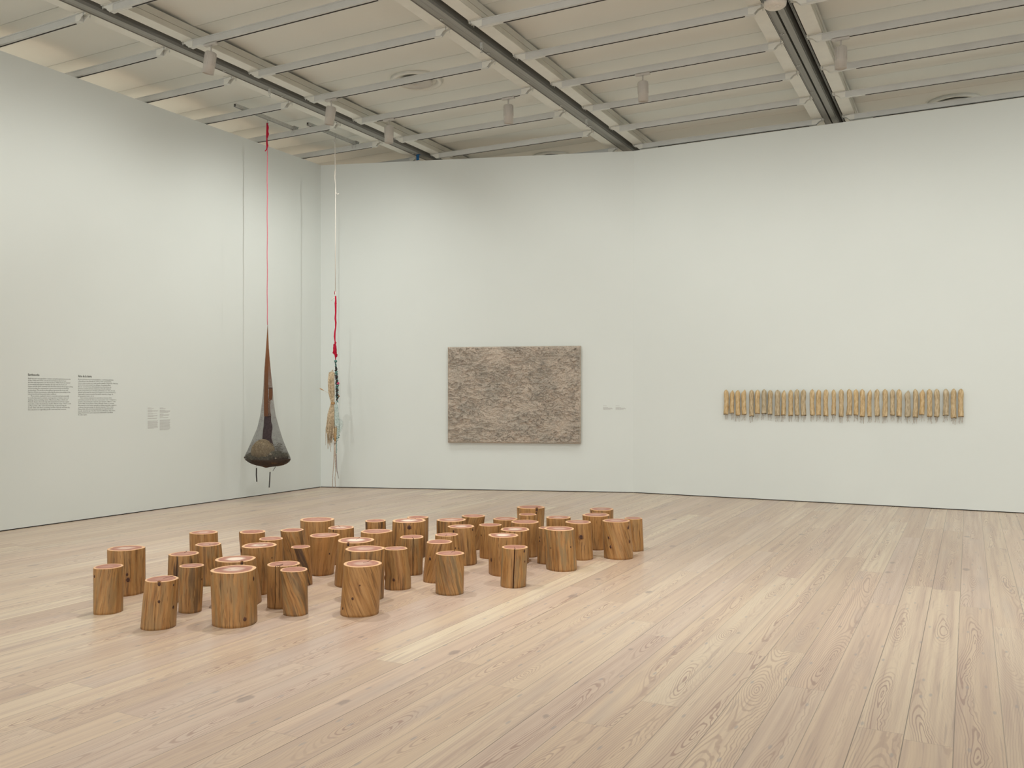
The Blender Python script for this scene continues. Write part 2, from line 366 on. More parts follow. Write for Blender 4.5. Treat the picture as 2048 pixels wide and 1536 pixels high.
# three big double-channel beams running away from the camera
BX = {'left': -7.975, 'middle': -4.845, 'right': -1.722}
def beam(name_pos, X, label):
    r = empty('ceiling_beam', (X, 5.0, 5.47), label, 'beam', 'grey beams crossing the ceiling')
    y0, y1 = -3.0, 16.5
    part(MB().box(X-.285, X-.142, y0, y1, 5.500, 5.640), 'flange', M['white_metal'], r)
    b = MB().box(X+.137, X+.293, y0, y1, 5.500, 5.640); part(b, 'flange', M['white_metal'], r)
    g = MB().box(X+.2935, X+.299, y0, y1, 5.506, 5.560).box(X+.2935, X+.306, y0, y1, 5.563, 5.572).box(X+.2935, X+.299, y0, y1, 5.575, 5.640)
    part(g, 'side_rib', M['rib'], r)
    ch = MB().box(X-.022, X+.045, y0, y1, 5.472, 5.615).box(X+.045, X+.05, y0, y1, 5.500, 5.505)
    for yj in (1.2, 5.9, 12.35): pass
    part(ch, 'centre_channel', M['beam'], r)
    part(MB().box(X-.130, X-.055, y0, y1, 5.498, 5.615).box(X-.130, X-.124, y0, y1, 5.490, 5.498), 'lip_channel', M['beam'], r)
    part(MB().box(X+.088, X+.092, y0, y1, 5.540, 5.610).box(X+.100, X+.104, y0, y1, 5.540, 5.610).box(X+.111, X+.114, y0, y1, 5.535, 5.610), 'cable_rail', M['steel'], r)
    part(MB().box(X-.14, X+.135, y0, y1, 5.6155, 5.642).box(X+.118, X+.135, y0, y1, 5.52, 5.615), 'dark_slot', M['dark'], r)  # near-black boxes stand in for the shade inside the beam's gaps
    # small ring bolts next to every track
    for k in range(1, 7):
        y = trackY[k] - .20; c = (X-.10, y, 5.4975); t = MB(); t.lathe(c, [(.012, 0), (.020, 0), (.020, -.006), (.012, -.006)], 14, close=True)
        part(t, 'ring_bolt', M['steel'], r)
    return r
beam('left', BX['left'], 'long grey metal beam with pale flanges on the left of the ceiling, above the hanging net')
beam('middle', BX['middle'], 'long grey metal beam with pale flanges in the middle of the ceiling, between the two others')
beam('right', BX['right'], 'long grey double-slotted metal beam with pale flanges on the right, carrying the round detector')
# lighting tracks between the beams
TZ = 5.42
def track(X0, X1, y, label, lb=True, rb=True, slot0=.14, slot1=.14):
    r = empty('lighting_track', ((X0+X1)/2, y, TZ), label, 'track', 'pale lighting tracks under the ceiling')
    a = X0 + (.0 if not lb else .0); b = X1
    rail = MB().box(a, b, y-.026, y+.022, TZ+.012, TZ+.070).box(a, b, y-.034, y+.030, TZ+.064, TZ+.074).box(a, b, y-.026, y+.006, TZ+.002, TZ+.012).box(a, b, y+.018, y+.026, TZ, TZ+.012)
    part(rail, 'rail', M['track'], r)
    part(MB().box(a+slot0, b-slot1, y+.0061, y+.0179, TZ-.0025, TZ+.0115), 'power_slot', M['dark'], r)
    part(MB().box(a, a+slot0, y+.0065, y+.0175, TZ+.001, TZ+.0115), 'slot_cover', M['white_metal'], r)
    part(MB().box(b-slot1, b, y+.0065, y+.0175, TZ+.001, TZ+.0115), 'slot_cover', M['white_metal'], r)
    for side, flag, X in ((1, lb, a), (-1, rb, b)):
        if not flag: continue
        g = MB()
        for yy in (y-.030, y+.024):                    # two curved gusset cheeks
            pts = [(0,.055),(0,.0),(.05,-.004),(.075,.012),(.095,.035),(.13,.050),(.16,.056),(.16,.068),(0,.07)]
            vs = [[g.bm.verts.new((X - side*(px_-.06), yy+dy, TZ+pz)) for px_, pz in pts] for dy in (0, .005)]
            g.bm.faces.new(vs[0]); g.bm.faces.new(vs[1][::-1])
            for k in range(len(pts)):
                k2 = (k+1) % len(pts); g.bm.faces.new((vs[0][k], vs[0][k2], vs[1][k2], vs[1][k]))
        xa, xb = sorted((X - side*.10, X + side*.06))
        g.box(xa, xb, y-.05, y+.05, TZ+.0745, TZ+.078)
        part(g, 'end_bracket', M['white_metal'], r)
        for dy in (-.04, .04): part(MB().tube([(X-side*.075, y+dy, TZ+.074), (X-side*.075, y+dy, TZ+.035)], .004, 6), 'bracket_screw', M['steel'], r)
    return r
ordw = ['first','second','third','fourth','fifth','sixth','seventh','eighth','ninth']
bays = [(-11.05, -8.20, range(0, 8), 'left of the left beam, ending over the left wall', False, True),
        (-7.745, -5.07, range(0, 8), 'between the left and middle beams', True, True),
        (-4.615, -1.945, range(0, 6), 'between the middle and right beams', True, True),
        (-1.492, 7.6, range(0, 5), 'right of the right beam', True, False)]
for bi, (X0, X1, ks, wh, lb, rb) in enumerate(bays):
    for k in ks:
        cov = .14
        track(X0, X1, trackY[k], 'track %s, %s from back wall' % (wh, ordw[k]), lb, rb, .30 if lb else .1, .10)
# unistrut bars with eye hooks for the two hanging works
def strut(X, ya, yb, yh, label):
    r = empty('ceiling_strut', (X, (ya+yb)/2, 5.497), label, 'strut', 'steel struts laid over the tracks')
    part(MB().box(X-.022, X-.016, ya, yb, 5.497, 5.538).box(X+.016, X+.022, ya, yb, 5.497, 5.538).box(X-.022, X+.022, ya, yb, 5.538, 5.543)
         .box(X-.016, X-.009, ya, yb, 5.497, 5.500).box(X+.009, X+.016, ya, yb, 5.497, 5.500), 'channel', M['steel'], r)
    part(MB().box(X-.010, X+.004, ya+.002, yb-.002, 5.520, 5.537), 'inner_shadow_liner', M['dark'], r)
    c = MB()
    for dy in (-.045, .045):
        c.tube([(X-.03, yb-.06+dy, 5.44), (X-.03, yb-.06+dy, 5.555)], .004, 6).tube([(X+.03, yb-.06+dy, 5.44), (X+.03, yb-.06+dy, 5.555)], .004, 6)
    c.box(X-.045, X+.045, yb-.11, yb-.01, 5.5435, 5.549)
    part(c, 'clamp', M['steel'], r)
    e = MB().tube([(X, yh, 5.52), (X, yh, 5.462)], .005, 8)
    e.tube([(X+.020*math.cos(a), yh, 5.442+.020*math.sin(a)) for a in [2*PI*k/16 for k in range(17)]], .004, 6, cap=False)
    part(e, 'eye_hook', M['steel'], r)
NX, NY = -8.95, 9.534
QX, QY = -8.61, 10.63
strut(NX, 8.90, 10.16, NY, 'slim steel strut over two tracks holding the red rope of the net')
strut(QX, 10.0, 11.19, QY, 'slim steel strut over two tracks holding the white cord of the raffia bundle')
# round ceiling diffusers
def diffuser(X, Y, label):
    r = empty('ceiling_diffuser', (X, Y, ceil_z), label, 'ceiling diffuser', 'round diffusers set in the ceiling')
    z = ceil_z
    part(MB().lathe((X, Y, z), [(.335,.0),(.335,-.010),(.300,-.016),(.285,-.010),(.262,.03),(.262,.05),(.335,.05)], 56, close=True), 'trim_ring', M['white_metal'], r)
    part(MB().lathe((X, Y, z), [(.0005,-.030),(.200,-.030),(.212,-.022),(.212,-.005),(.0005,-.005)], 56, close=True), 'centre_plate', M['lamp_white'], r)
    part(MB().lathe((X, Y, z), [(.150,-.004),(.150,.045),(.262,.045),(.262,.051),(.140,.051),(.140,-.004)], 40, close=True), 'dark_throat', M['beam'], r)
diffuser(-6.43, 9.60, 'round recessed ceiling diffuser between left and middle beams, half crossed by a track')
diffuser(-.19, 13.80, 'round recessed ceiling diffuser showing just above the back wall at right')
diffuser(-6.40, 13.75, 'round recessed ceiling diffuser barely showing above the back wall, behind the middle beam')
# smoke detector on the right beam
p = at(1551, 8, F*(5.44-EYE)/(HY-8))
r = empty('smoke_detector', (BX['right']+.0, p.y, 5.40), 'round white detector on the underside of the right beam, at the top edge', 'detector')
c = (BX['right'], p.y, 5.40)
part(MB().lathe(c, [(.001,0),(.05,.002),(.090,.008),(.108,.022),(.112,.045),(.112,.058),(.001,.058)], 40), 'housing', M['smoke'], r)
part(MB().lathe((c[0]+.03, c[1]-.03, 5.40), [(.001,-.008),(.020,-.007),(.026,.0),(.026,.006)], 20), 'sensor_dome', M['smoke'], r)
part(MB().box(c[0]-.10, c[0]+.10, c[1]-.05, c[1]+.05, 5.458, 5.4715), 'mount_plate', M['steel'], r)
# clamp with hanging hook on the left and middle beams
def hook(X, Y, label, n=3):
    r = empty('beam_hook', (X, Y, 5.45), label, 'hook', 'little hooks clamped on beams')
    part(MB().box(X-.015, X+.015, Y-.012, Y+.012, 5.415, 5.4715), 'clamp_body', M['steel'], r)
    e = MB()
    e.tube([(X+.014*math.cos(a), Y, 5.398+.016*math.sin(a)) for a in [2*PI*k/12 for k in range(13)]], .0035, 6, cap=False)
    e.tube([(X, Y, 5.382), (X, Y, 5.36)], .004, 6).box(X-.016, X+.016, Y-.005, Y+.005, 5.356, 5.362)
    part(e, 'swivel_ring', M['steel'], r)
def hook_px(px, py, X, label):
    d = F*(5.45-EYE)/(HY-py); p = at(px, py, d); hook(X, p.y, label)
hook_px(550, 178, BX['left']+.01, 'small steel swivel hook clamped under the left beam, above the red rope')
hook_px(967, 88, BX['middle']+.01, 'small steel hook clamped under the middle beam, nearer the camera')
hook_px(1180, 240, BX['middle']+.01, 'small steel hook clamped under the middle beam, close to the back wall')
# blue tape on the left beam where it meets the wall
d = F*(5.465-EYE)/(HY-306); p = at(858, 306, d)
t = MB().box(BX['left']-.032, BX['left']+.022, p.y-.0015, p.y, 5.375, 5.4715).box(BX['left']-.032, BX['left']+.022, p.y-.0015, p.y+.05, 5.4705, 5.4715)
tag(t.build('tape_strip', M['tape'], origin=(BX['left'], p.y, 5.4695)), 'strip of blue tape on the left beam where it meets the wall', 'tape')
# ------------------------------------------------------------------ spotlights
def spot_light(name, loc, target, power, size=78, blend=1.0, col=(1,.985,.93), rad=.06):
    L = bpy.data.lights.new(name, 'SPOT'); L.energy = power; L.spot_size = math.radians(size); L.spot_blend = blend
    L.color = col; L.shadow_soft_size = rad
    o = bpy.data.objects.new(name, L); o.location = loc; link(o)
    o.rotation_euler = (Vector(target)-Vector(loc)).to_track_quat('-Z', 'Y').to_euler()
    return o
def fixture(X, Y, target, power, label, tilt_scale=.35, size=135, blend=1.0, drop=.10, col=(1,.985,.93)):
    r = empty('track_spotlight', (X, Y, TZ), label, 'spotlight', 'white spotlights hanging from the tracks')
    part(MB().box(X-.09, X+.09, Y-.010, Y+.034, TZ-.022, TZ-.0015), 'track_adapter', M['lamp_white'], r)
    part(MB().tube([(X, Y+.012, TZ-.02), (X, Y+.012, TZ-drop)], .009, 10), 'stem', M['lamp_white'], r)
    top = Vector((X, Y+.012, TZ-drop+.004)); d3 = Vector(target)-top; d3.z = 0; d3 = d3.normalized() if d3.length else Vector((0,1,0))
    ax = (Vector((0,0,-1)) + d3*tilt_scale).normalized()
    q = Vector((0,0,-1)).rotation_difference(ax).to_matrix().to_4x4(); Mx = Matrix.Translation(top) @ q
    def tr(mb):
        for v in mb.bm.verts: v.co = Mx @ v.co
        return mb
    R = .062; Ln = .235
    part(tr(MB().lathe((0,0,0), [(.001,0),(R-.010,0),(R,-.008),(R,-Ln),(R-.004,-Ln),(R-.004,-Ln+.012),(.001,-Ln+.012)], 32)), 'lamp_head', M['lamp_white'], r)
    fins = MB()
    for k in range(18):
        a = 2*PI*k/18; fins.box(R-.001, R+.003, -.002, .002, -Ln*.62, -.02, Matrix.Rotation(a, 4, 'Z'))
    part(tr(fins), 'cooling_fins', M['lamp_white'], r)
    src = top + ax*(Ln+.06)
    spot_light('gallery_lamp', src, target, power, size, blend, col, .014)
    return r
P0 = .415
fixture(-7.44, trackY[6], (LX, 7.1, 2.0), 150*P0, 'white cylindrical spotlight tilted at the left wall, nearest the top left corner', .22)
fixture(-7.43, trackY[4], (LX, 9.6, 1.8), 200*P0, 'white cylindrical spotlight tilted at the left wall, just right of the red rope', .22)
fixture(-7.24, trackY[3], (-8.8, 11.7, 2.0), 135*P0, 'white spotlight hanging in front of the left beam, right of the white cord', .02)
fixture(-5.34, trackY[3], (-5.4, 12.8, 1.9), 140*P0, 'white cylindrical spotlight hanging left of the middle beam, above the relief panel', .05)
fixture(-3.50, trackY[3], (-3.4, 13.0, 1.9), 150*P0, 'white cylindrical spotlight hanging right of the middle beam, over blank wall', .10)
fixture(-1.24, trackY[3], (-1.1, 13.0, 1.8), 150*P0, 'white cylindrical spotlight hanging right of the right beam, above the tube row', .03)
# track lamps outside the frame, plus unseen fill added for the far floor
for X, Y, tg, pw, sz in [
    (1.0, 10.1, (1.1, 13.0, 1.8), 150, 135), (3.4, 10.1, (3.4, 13.0, 1.8), 150, 135), (6.0, 10.1, (6.0, 13.0, 1.8), 150, 135),
    (-7.4, 4.9, (LX, 4.9, 1.9), 150, 135), (-7.4, 2.6, (LX, 2.8, 1.9), 150, 135), (-7.4, 0.0, (LX, .4, 1.9), 150, 135),
    (-5.3, 5.9, (-4.9, 5.2, 0), 560, 90), (-3.3, 5.9, (-3.5, 6.4, 0), 580, 95), (-6.2, 5.9, (-7.2, 9.0, 0), 460, 100), (-4.6, 3.2, (-4.6, 4.4, 0), 200, 100),
    (-.6, 6.0, (-1.6, 9.0, 0), 640, 120), (2.6, 6.0, (2.4, 9.5, 0), 640, 120), (-.8, 1.8, (-1.0, 3.0, 0), 320, 130), (3.6, 3.0, (3.4, 4.5, 0), 260, 130), (-3.4, -.6, (-3.2, 1.0, 0), 350, 130),
    (-11.6, 9.0, (-11.6, 9.0, 0), 2300, 140), (-11.6, 4.0, (-11.6, 4.0, 0), 2300, 140), (-6.5, 15.5, (-6.5, 15.5, 0), 800, 140), (-1, 15.5, (-1, 15.5, 0), 800, 140), (4.5, 15.5, (4.5, 15.5, 0), 800, 140)]:  # lamps of the neighbouring galleries, put in to light the ceiling over the walls
    spot_light('gallery_lamp', (X, Y, 5.12), tg, pw*P0, sz)
# uniform fill light added through the sides left open behind and right of camera
w = bpy.data.worlds.new('gallery_fill'); w.use_nodes = True; bpy.context.scene.world = w
w.node_tree.nodes['Background'].inputs[0].default_value = (1.0, .98, .95, 1); w.node_tree.nodes['Background'].inputs[1].default_value = 1.35
# ------------------------------------------------------------------ log stumps
#  id, top xl,xr,y ; base xl,xr,front y (None = hidden) ; tone (grey,dark,red) ; face (pale,sap) ; twist ; knots [(px,py,r px)] ; cracks [(px of top, depth, width)] ; label
S = [
 (185.7,248,1133, 185,247.5,1230.4, (.7,.1,.1),(.1,.0),.10,[(190,1151,2.2)],[], 'honey-brown stump standing leftmost of all, small knot near its left edge'),
 (214,289.6,1096.5, 215,290,1194, (.4,.4,.3),(.5,.0),.0,[(256,1161,3.6),(254,1150,2.2)],[(249,.35)], 'wide stump right behind the leftmost one, with a big dark knot low on its front'),
 (289,359,1158, 280,354,1262, (.6,.2,.25),(.1,.05),.0,[(318,1204,2.4),(347.5,1172,1.8),(347.5,1217,2.6),(318,1165.5,3.2)],[(315,.25)], 'front left stump with a black notch under its rim and thin crack down the side'),
 (379,436.6,1064.7, None,None,None, (.25,.1,.2),(.35,.05),.0,[],[], 'pale smooth-sided stump at the back left, directly behind a flared grey-streaked one'),
 (389.5,444,1088.5, 391,452,1173, (.9,.5,.2),(.2,.0),.05,[],[(431,.9)], 'stump with flared foot and grey streaks standing before the pale back left stump'),
 (338,399,1107.5, 335,402,None, (.8,1.0,.2),(.1,.0),.0,[],[(353,.3)], 'black-stained stump partly hidden by the slim pinhole stump at the left'),
 (358.7,409,1131.3, 357,404,1227.8, (.8,.7,.1),(.1,.0),.0,[(404,1160,1.7)],[], 'slim stump with bluish top and one pinhole knot, left of the widest front stump'),
 (430,512,1118, 432,524,None, (.3,.3,.2),(.9,.02),.0,[(484.5,1127,2.8)],[(486,.1)], 'broad pale-centred stump close behind the widest front stump, knot under its rim'),
 (420.4,515,1138.6, 424,517.5,1257.4, (.75,.15,.1),(.55,.0),.0,[(510,1160.5,3.6),(489,1240.5,3.2),(424,1143.5,1.6)],[(441,.25)], 'widest front stump with pale swirled top and two dark round knots'),
 (482.6,554.4,1090.5, 486,545,1192, (.6,.1,.2),(.6,.0),-.10,[(544.5,1117,1.4)],[(528,.3)], 'broad stump with a dark slit in its pale centre, behind the pale-centred pair'),
 (477.5,532,1063.5, None,None,None, (.1,.3,.8),(.0,.0),.0,[(480,1100,3.0)],[], 'reddish stump in the back row with a big knot low on its left edge'),
 (516.4,567.3,1077.3, None,None,None, (.2,.1,.3),(.1,.08),.0,[],[(560,.2)], 'stump with pink oval top peeking out behind the slit-topped stump'),
 (534.5,600.8,1127.7, 534.5,598,1219.2, (.2,.2,.4),(.1,.06),-.05,[(595.5,1129.5,2.0)],[(550,1.6),(559,1.0)], 'stump with deep splits down its front, half behind the narrow grey-streaked front stump'),
 (559.2,616.9,1139, 565.6,618.4,1233.4, (.9,.6,.15),(.0,.08),-.35,[],[], 'narrow front stump with slanting grey-black streaks, right of the widest front stump'),
 (581,621.8,1093.7, 589,625.5,1172.5, (.2,1.0,.2),(.0,.1),-.30,[],[], 'slender leaning stump with one broad black streak'),
 (560,608.3,1060.2, 566,613,None, (.5,.7,.3),(.0,.02),-.30,[],[(579,.4)], 'stump with bright red top and slanting dark streaks, behind the slender black-streaked one'),
 (599.2,669.3,1039.1, None,None,None, (.4,.3,.2),(.1,.05),.0,[],[], 'large stump standing at the back, behind the slender and the round-topped ones'),
 (618.4,679.5,1070.5, 621,668,1152.5, (.1,.1,.8),(.25,.1),.05,[(660,1108,1.4)],[], 'reddish stump with swelling oval top, right of the slender black-streaked stump'),
 (654.6,709,1055.1, None,None,None, (.3,.2,.3),(.5,.08),.0,[(667,1060,1.5)],[], 'stump with notched pink top just right of the large back stump'),
 (673.2,749.5,1080.3, 666,744,1176.4, (.3,.1,.3),(1.,.06),.05,[(696.5,1086.5,2.4)],[], 'broad stump with bright white heart on its top and a knot under the rim'),
 (690.7,768.5,1097.4, 692,766,1205, (.6,.8,.1),(.35,.1),.0,[],[], 'broad stump with thick pale rim, directly behind the front right stump'),
 (684.7,764.8,1127, 679,760,1235.6, (.15,.05,.05),(.3,.02),-.45,[(705.5,1197,2.2),(686,1216,2.2),(719.5,1171,1.3)],[], 'big front stump with spiralling smooth grain and small black knots'),
 (767.8,815,1096.7, 769.3,821.7,1181.7, (.5,.7,.15),(.1,.03),.0,[(787,1160,2.4),(820,1145,2.8),(769.5,1155,2.6)],[], 'stump with a knot low on its front, right of the spiral-grained front stump'),
 (721.8,784,1062.5, None,None,None, (.1,.1,.4),(.1,.1),.0,[],[], 'wide stump with pale uneven rim left of the tall knot-under-rim stump'),
 (729.2,772.6,1041.5, None,None,None, (.3,1.0,.3),(.0,.0),.0,[],[], 'small stump with dark vertical bands, lone in the back row gap'),
 (784.3,852.8,1041.1, 783,854,None, (.3,.7,.3),(.9,.03),.0,[(818.5,1055,3.4)],[], 'large back stump with pale-hearted top and oval knot high on its front'),
 (814,857.3,1034.5, 812,856,None, (.2,.8,.4),(.0,.0),.0,[],[], 'dark-banded stump hidden almost wholly behind the large knot-fronted back stump'),
 (799,849,1073.8, 798,847,1151.7, (.8,.3,.1),(.0,.0),.0,[],[(827,2.2)], 'greyish stump split by one long vertical crack, in the centre of the group'),
 (852,905.5,1083.6, 843.6,902,1166.9, (.1,.1,.2),(.0,.05),.25,[(860.5,1118,2.6)],[], 'smooth stump with single dark knot, left behind the mottled grey front stump'),
 (872.3,928.5,1106.5, 871.6,927.5,1191.9, (1.,.4,.1),(.1,.03),-.25,[],[], 'mottled grey-brown front stump standing alone between the two front gaps'),
 (870.2,917,1069.2, 870,923,None, (.2,.2,.1),(.1,.05),.0,[(911,1097,1.5),(921,1097,2.0)],[(892,.3)], 'stump with bluish top and flared right side, behind the smooth single-knot stump'),
 (896,949.4,1052.7, 897,955,1132.4, (.4,.5,.3),(.6,.03),.0,[(907,1063,2.2),(946,1060,2.2)],[(944,.5)], 'stump with white-dotted top and vertical splits, left of the plain brown stump'),
 (874,931.8,1039.8, 874,932,None, (.5,1.0,.2),(.4,.04),.0,[],[], 'black-banded stump in the back row, half behind the white-dotted one'),
 (924.2,970.2,1031.8, 925,962,None, (.4,.4,.3),(.1,.0),.3,[],[], 'back row stump with gnarled curling grain, next to the black-banded one'),
 (958,1002.5,1049.6, 959,1003,1118.5, (.1,.05,.4),(.0,.02),.0,[(962.5,1070.5,1.4)],[], 'plain brown straight stump with a tiny knot, left of the pale-hearted pair'),
 (986.5,1035.3,1037.5, None,None,None, (.1,.2,.4),(.3,.06),.0,[],[], 'stump seen behind the plain brown one, with light rings on its top'),
 (1022.3,1077.6,1043.5, 1026,1075.7,1116, (.2,.3,.5),(.1,.12),.0,[],[], 'stump with orange oval top, right in front of the small purple-topped stump'),
 (1036.6,1073.4,1028.8, None,None,None, (.2,.1,.3),(.0,.0),.0,[],[(1057,.2)], 'small purple-topped stump in front of the tallest-looking back stump'),
 (1034.4,1090,1014.2, 1036,1087,None, (.4,.2,.3),(.1,.0),.0,[(1074,1019,2.6),(1073,1026,1.6)],[], 'farthest stump of all, with a dark knot at its rim'),
 (999.9,1061,1058.5, 1001,1060,1129.6, (.2,.5,.4),(.7,.05),.0,[],[], 'stump with star-like pale heart behind the leaning-topped pale-hearted stump'),
 (975.8,1037.5,1070.5, 976.7,1036,1153.6, (.2,.2,.5),(.9,.03),.0,[(981,1120,3.2)],[], 'pale-hearted stump with red-brown knot low on its left, behind the cracked front stump'),
 (1003.8,1055.5,1094.3, 1001,1052,1177.3, (.9,.2,.05),(.0,.05),.0,[(1049.5,1102,2.4),(1050.5,1123,1.6)],[(1029.5,3.0)], 'front stump with a wide dark crack running its full height'),
 (1077,1115,1055.8, 1074.6,1114,1129.5, (.4,.5,.3),(.3,.0),.0,[(1079.5,1075,1.8),(1079,1082,1.8)],[], 'stump peeping out left of the big grey-sided right front stump'),
 (1087.5,1150,1057.2, 1092,1156,1144, (1.,.2,.1),(.3,.04),.0,[(1100.5,1096.5,1.3),(1141,1094,1.5)],[(1101,.2)], 'big grey-sided stump at the front of the right cluster'),
 (1092.6,1141.4,1034.7, 1093,1141,None, (.2,.3,.6),(.4,.02),.0,[],[], 'reddish back stump directly behind the big grey-sided one'),
 (1130,1183.6,1043.9, 1136,1188,1121.3, (.2,.05,.15),(.2,.04),.0,[(1162,1074,3.6)],[], 'smooth stump with one big oval knot at its centre, in the right cluster'),
 (1164.3,1220.6,1029.6, 1168,1216,1101, (.1,.2,.7),(.2,.0),.0,[],[(1185,.4)], 'reddish-brown stump between the oval-knot stump and the leaning knotty one'),
 (1178.7,1228.4,1018.2, 1181,1227,None, (.5,.3,.3),(.3,.0),.0,[(1182,1024,1.5)],[], 'rearmost stump at the right, behind the reddish-brown one'),
 (1204.7,1260,1041.2, 1209,1266.5,1120.4, (.4,.2,.1),(.3,.02),-.25,[(1257,1055.5,2.8),(1259.5,1083,2.8),(1217,1075.5,2.0),(1220.5,1094,2.4)],[], 'leaning stump dotted with four dark knots, second from the right end'),
 (1248,1285,1036.5, 1251,1287.7,1103.7, (.5,.1,.2),(.1,.0),.0,[],[], 'narrow stump standing rightmost of all'),
]
def stump(idx, rec):
    xl, xr, yt, bl, br, fr, tone, fc, twist, knots, cracks, label = rec
    rnd = random.Random(100+idx)
    tx = (xl+xr)/2; tw = (xr-xl)
    bx, bw = ((bl+br)/2, br-bl) if bl is not None else (tx+rnd.uniform(-1,2), tw*1.0)
    def rad(w, d, cx): return w*d/(2*F*math.sqrt(1+((cx-CX)/F)**2))
    if fr is not None:
        d = 1.5*F/(fr-HY)
        for _ in range(6): d = 1.5*F/(fr-HY) + rad(bw, d, bx)
        h = EYE - (yt-HY)*d/F
    else:
        h = {35:.29}.get(idx, .33 + rnd.uniform(-.015, .01)); d = (EYE-h)*F/(yt-HY)
    Rt, Rb = rad(tw, d, tx), rad(bw, d, bx)
    cb = cam_to_world((bx-CX)/F*d, d, 0); ct = cam_to_world((tx-CX)/F*d, d, h)
    root = empty('log_stump', (cb.x, cb.y, 0), label, 'log stump', 'cedar log stumps standing on the floor')
    ph = [rnd.uniform(0, 2*PI) for _ in range(6)]; am = [.028, .022, .012, .008, .006]
    # angle 0 = direction towards the camera
    vd = Vector((-cb.x, -cb.y, 0)).normalized(); side = Vector((-vd.y, vd.x, 0))   # side: to the right as seen from the camera
    if side.dot(cam_to_world(1, 0, 0)) < 0: side = -side
    cr = []
    for cp, wd in cracks:
        s_ = max(-.95, min(.95, (cp-tx)/(tw/2))); cr.append((math.asin(s_), wd*.0035/ (Rt/.14), .10 if wd > 1.5 else .05, wd))
    N = 132
    ths = sorted(set([round(-PI + 2*PI*k/N, 5) for k in range(N)] + [round(c[0]+q*c[1]/Rt*.14*1.6, 5) for c in cr for q in (-6,-2.2,-1,0,1,2.2,6)]))
    ths = [a for i, a in enumerate(ths) if i == 0 or a-ths[i-1] > .002]
    n = len(ths)
    def rf(th, s):
        v = 1.0
        for k, a in enumerate(am): v += a*math.cos((k+2)*(th+twist*s*1.2)+ph[k]) - (a*.3)
        v += .010*noise.noise(Vector((math.cos(th)*2, math.sin(th)*2, s*1.5+idx*3)))
        v += .006*noise.noise(Vector((math.cos(th)*9, math.sin(th)*9, s*.8+idx*3)))
        for c in cr:
            w_ = c[1]/Rt*.14*(1.0 if c[3] > 1.5 else (.55 + .45*math.sin(3.1*s+idx)))
            wig = c[0] + .02*math.sin(4*s+idx)*(0 if c[3] > 2.5 else 1)
            v -= c[2]*math.exp(-((th-wig)/max(w_, .004))**2)
        return v
    H = 18; bm = bmesh.new(); uvl = bm.loops.layers.uv.new('UVMap'); cl = bm.loops.layers.float_color.new('tone')
    rings = []
    for j in range(H+1):
        s = j/H; R = Rb + (Rt-Rb)*s**1.15; c = cb.lerp(ct, s**1.1); c.z = h*s
        if j == 0: rr = .995
        elif j == H: rr = .997
        else: rr = 1.0
        if idx in (22, 10): c += side*(.005*math.sin(s*5))
        rings.append([bm.verts.new(c + (vd*math.cos(th) + side*math.sin(th))*R*rf(th, s)*rr) for th in ths])
    for j in range(H):
        for k in range(n):
            k2 = (k+1) % n; f_ = bm.faces.new((rings[j][k], rings[j][k2], rings[j+1][k2], rings[j+1][k])); f_.smooth = True
            ta, tb = ths[k], ths[k2] + (2*PI if k2 == 0 else 0)
            for lp, (th, jj) in zip(f_.loops, ((ta, j), (tb, j), (tb, j+1), (ta, j+1))):
                s = jj/H; lp[uvl].uv = (th*Rb + idx*3.17 + -twist*s*h*1.0, s*h + idx*1.3); lp[cl] = (*tone, 1)
    bottom = bm.faces.new([v for v in rings[0]][::-1])
    bmesh.ops.recalc_face_normals(bm, faces=bm.faces[:])
    for v in bm.verts: v.co -= root.location
    me = bpy.data.meshes.new('trunk'); bm.to_mesh(me); bm.free(); me.materials.append(M['trunk']); link(bpy.data.objects.new('trunk', me), root)
    # long dark splits that run down the side
    for c in cr:
        if c[3] < .25: continue
        rs_ = random.Random(int(c[3]*100)+idx); full = c[3] >= 1.5
        s0, s1 = (0.0, 1.0) if full else ((rs_.uniform(.0, .45), 1.0) if rs_.random() < .6 else (.12, .72))
        hw_ = {0: .0009, 1: .0016, 2: .0026, 3: .0042}[min(3, int(c[3]*1.2))]
        g = MB(); L_ = []; R_ = []; m_ = 22
        for q in range(m_+1):
            s = s0+(s1-s0)*q/m_; wig = c[0] + .02*math.sin(4*s+idx)*(0 if c[3] > 2.5 else 1)
            R = Rb+(Rt-Rb)*s**1.15; cc = cb.lerp(ct, s**1.1); cc.z = h*s*.998+.0005
            ww = hw_*(1 if full else max(.12, math.sin(PI*q/m_)))*(1+.25*noise.noise(Vector((s*6, idx, 0))))
            for lst, sg in ((L_, -1), (R_, 1)):
                th = wig + sg*ww/R
                lst.append((cc + (vd*math.cos(th)+side*math.sin(th))*(R*rf(th, s)+.0006), cc + (vd*math.cos(th)+side*math.sin(th))*(R*rf(th, s)-.004)))
        Lo = [g.bm.verts.new(p[0]) for p in L_]; Li = [g.bm.verts.new(p[1]) for p in L_]; Ro = [g.bm.verts.new(p[0]) for p in R_]; Ri = [g.bm.verts.new(p[1]) for p in R_]
        for q in range(m_):
            g.bm.faces.new((Lo[q], Ro[q], Ro[q+1], Lo[q+1])); g.bm.faces.new((Li[q], Lo[q], Lo[q+1], Li[q+1])); g.bm.faces.new((Ro[q], Ri[q], Ri[q+1], Ro[q+1]))
        part(g, 'side_split', M['crack'], root)
    # sawn face on top
    bm = bmesh.new(); uvl = bm.loops.layers.uv.new('UVMap'); cl = bm.loops.layers.float_color.new('tone')
    levels = [1.0, .985, .93, .85, .72, .55, .38, .2]; R = Rt; rows = []
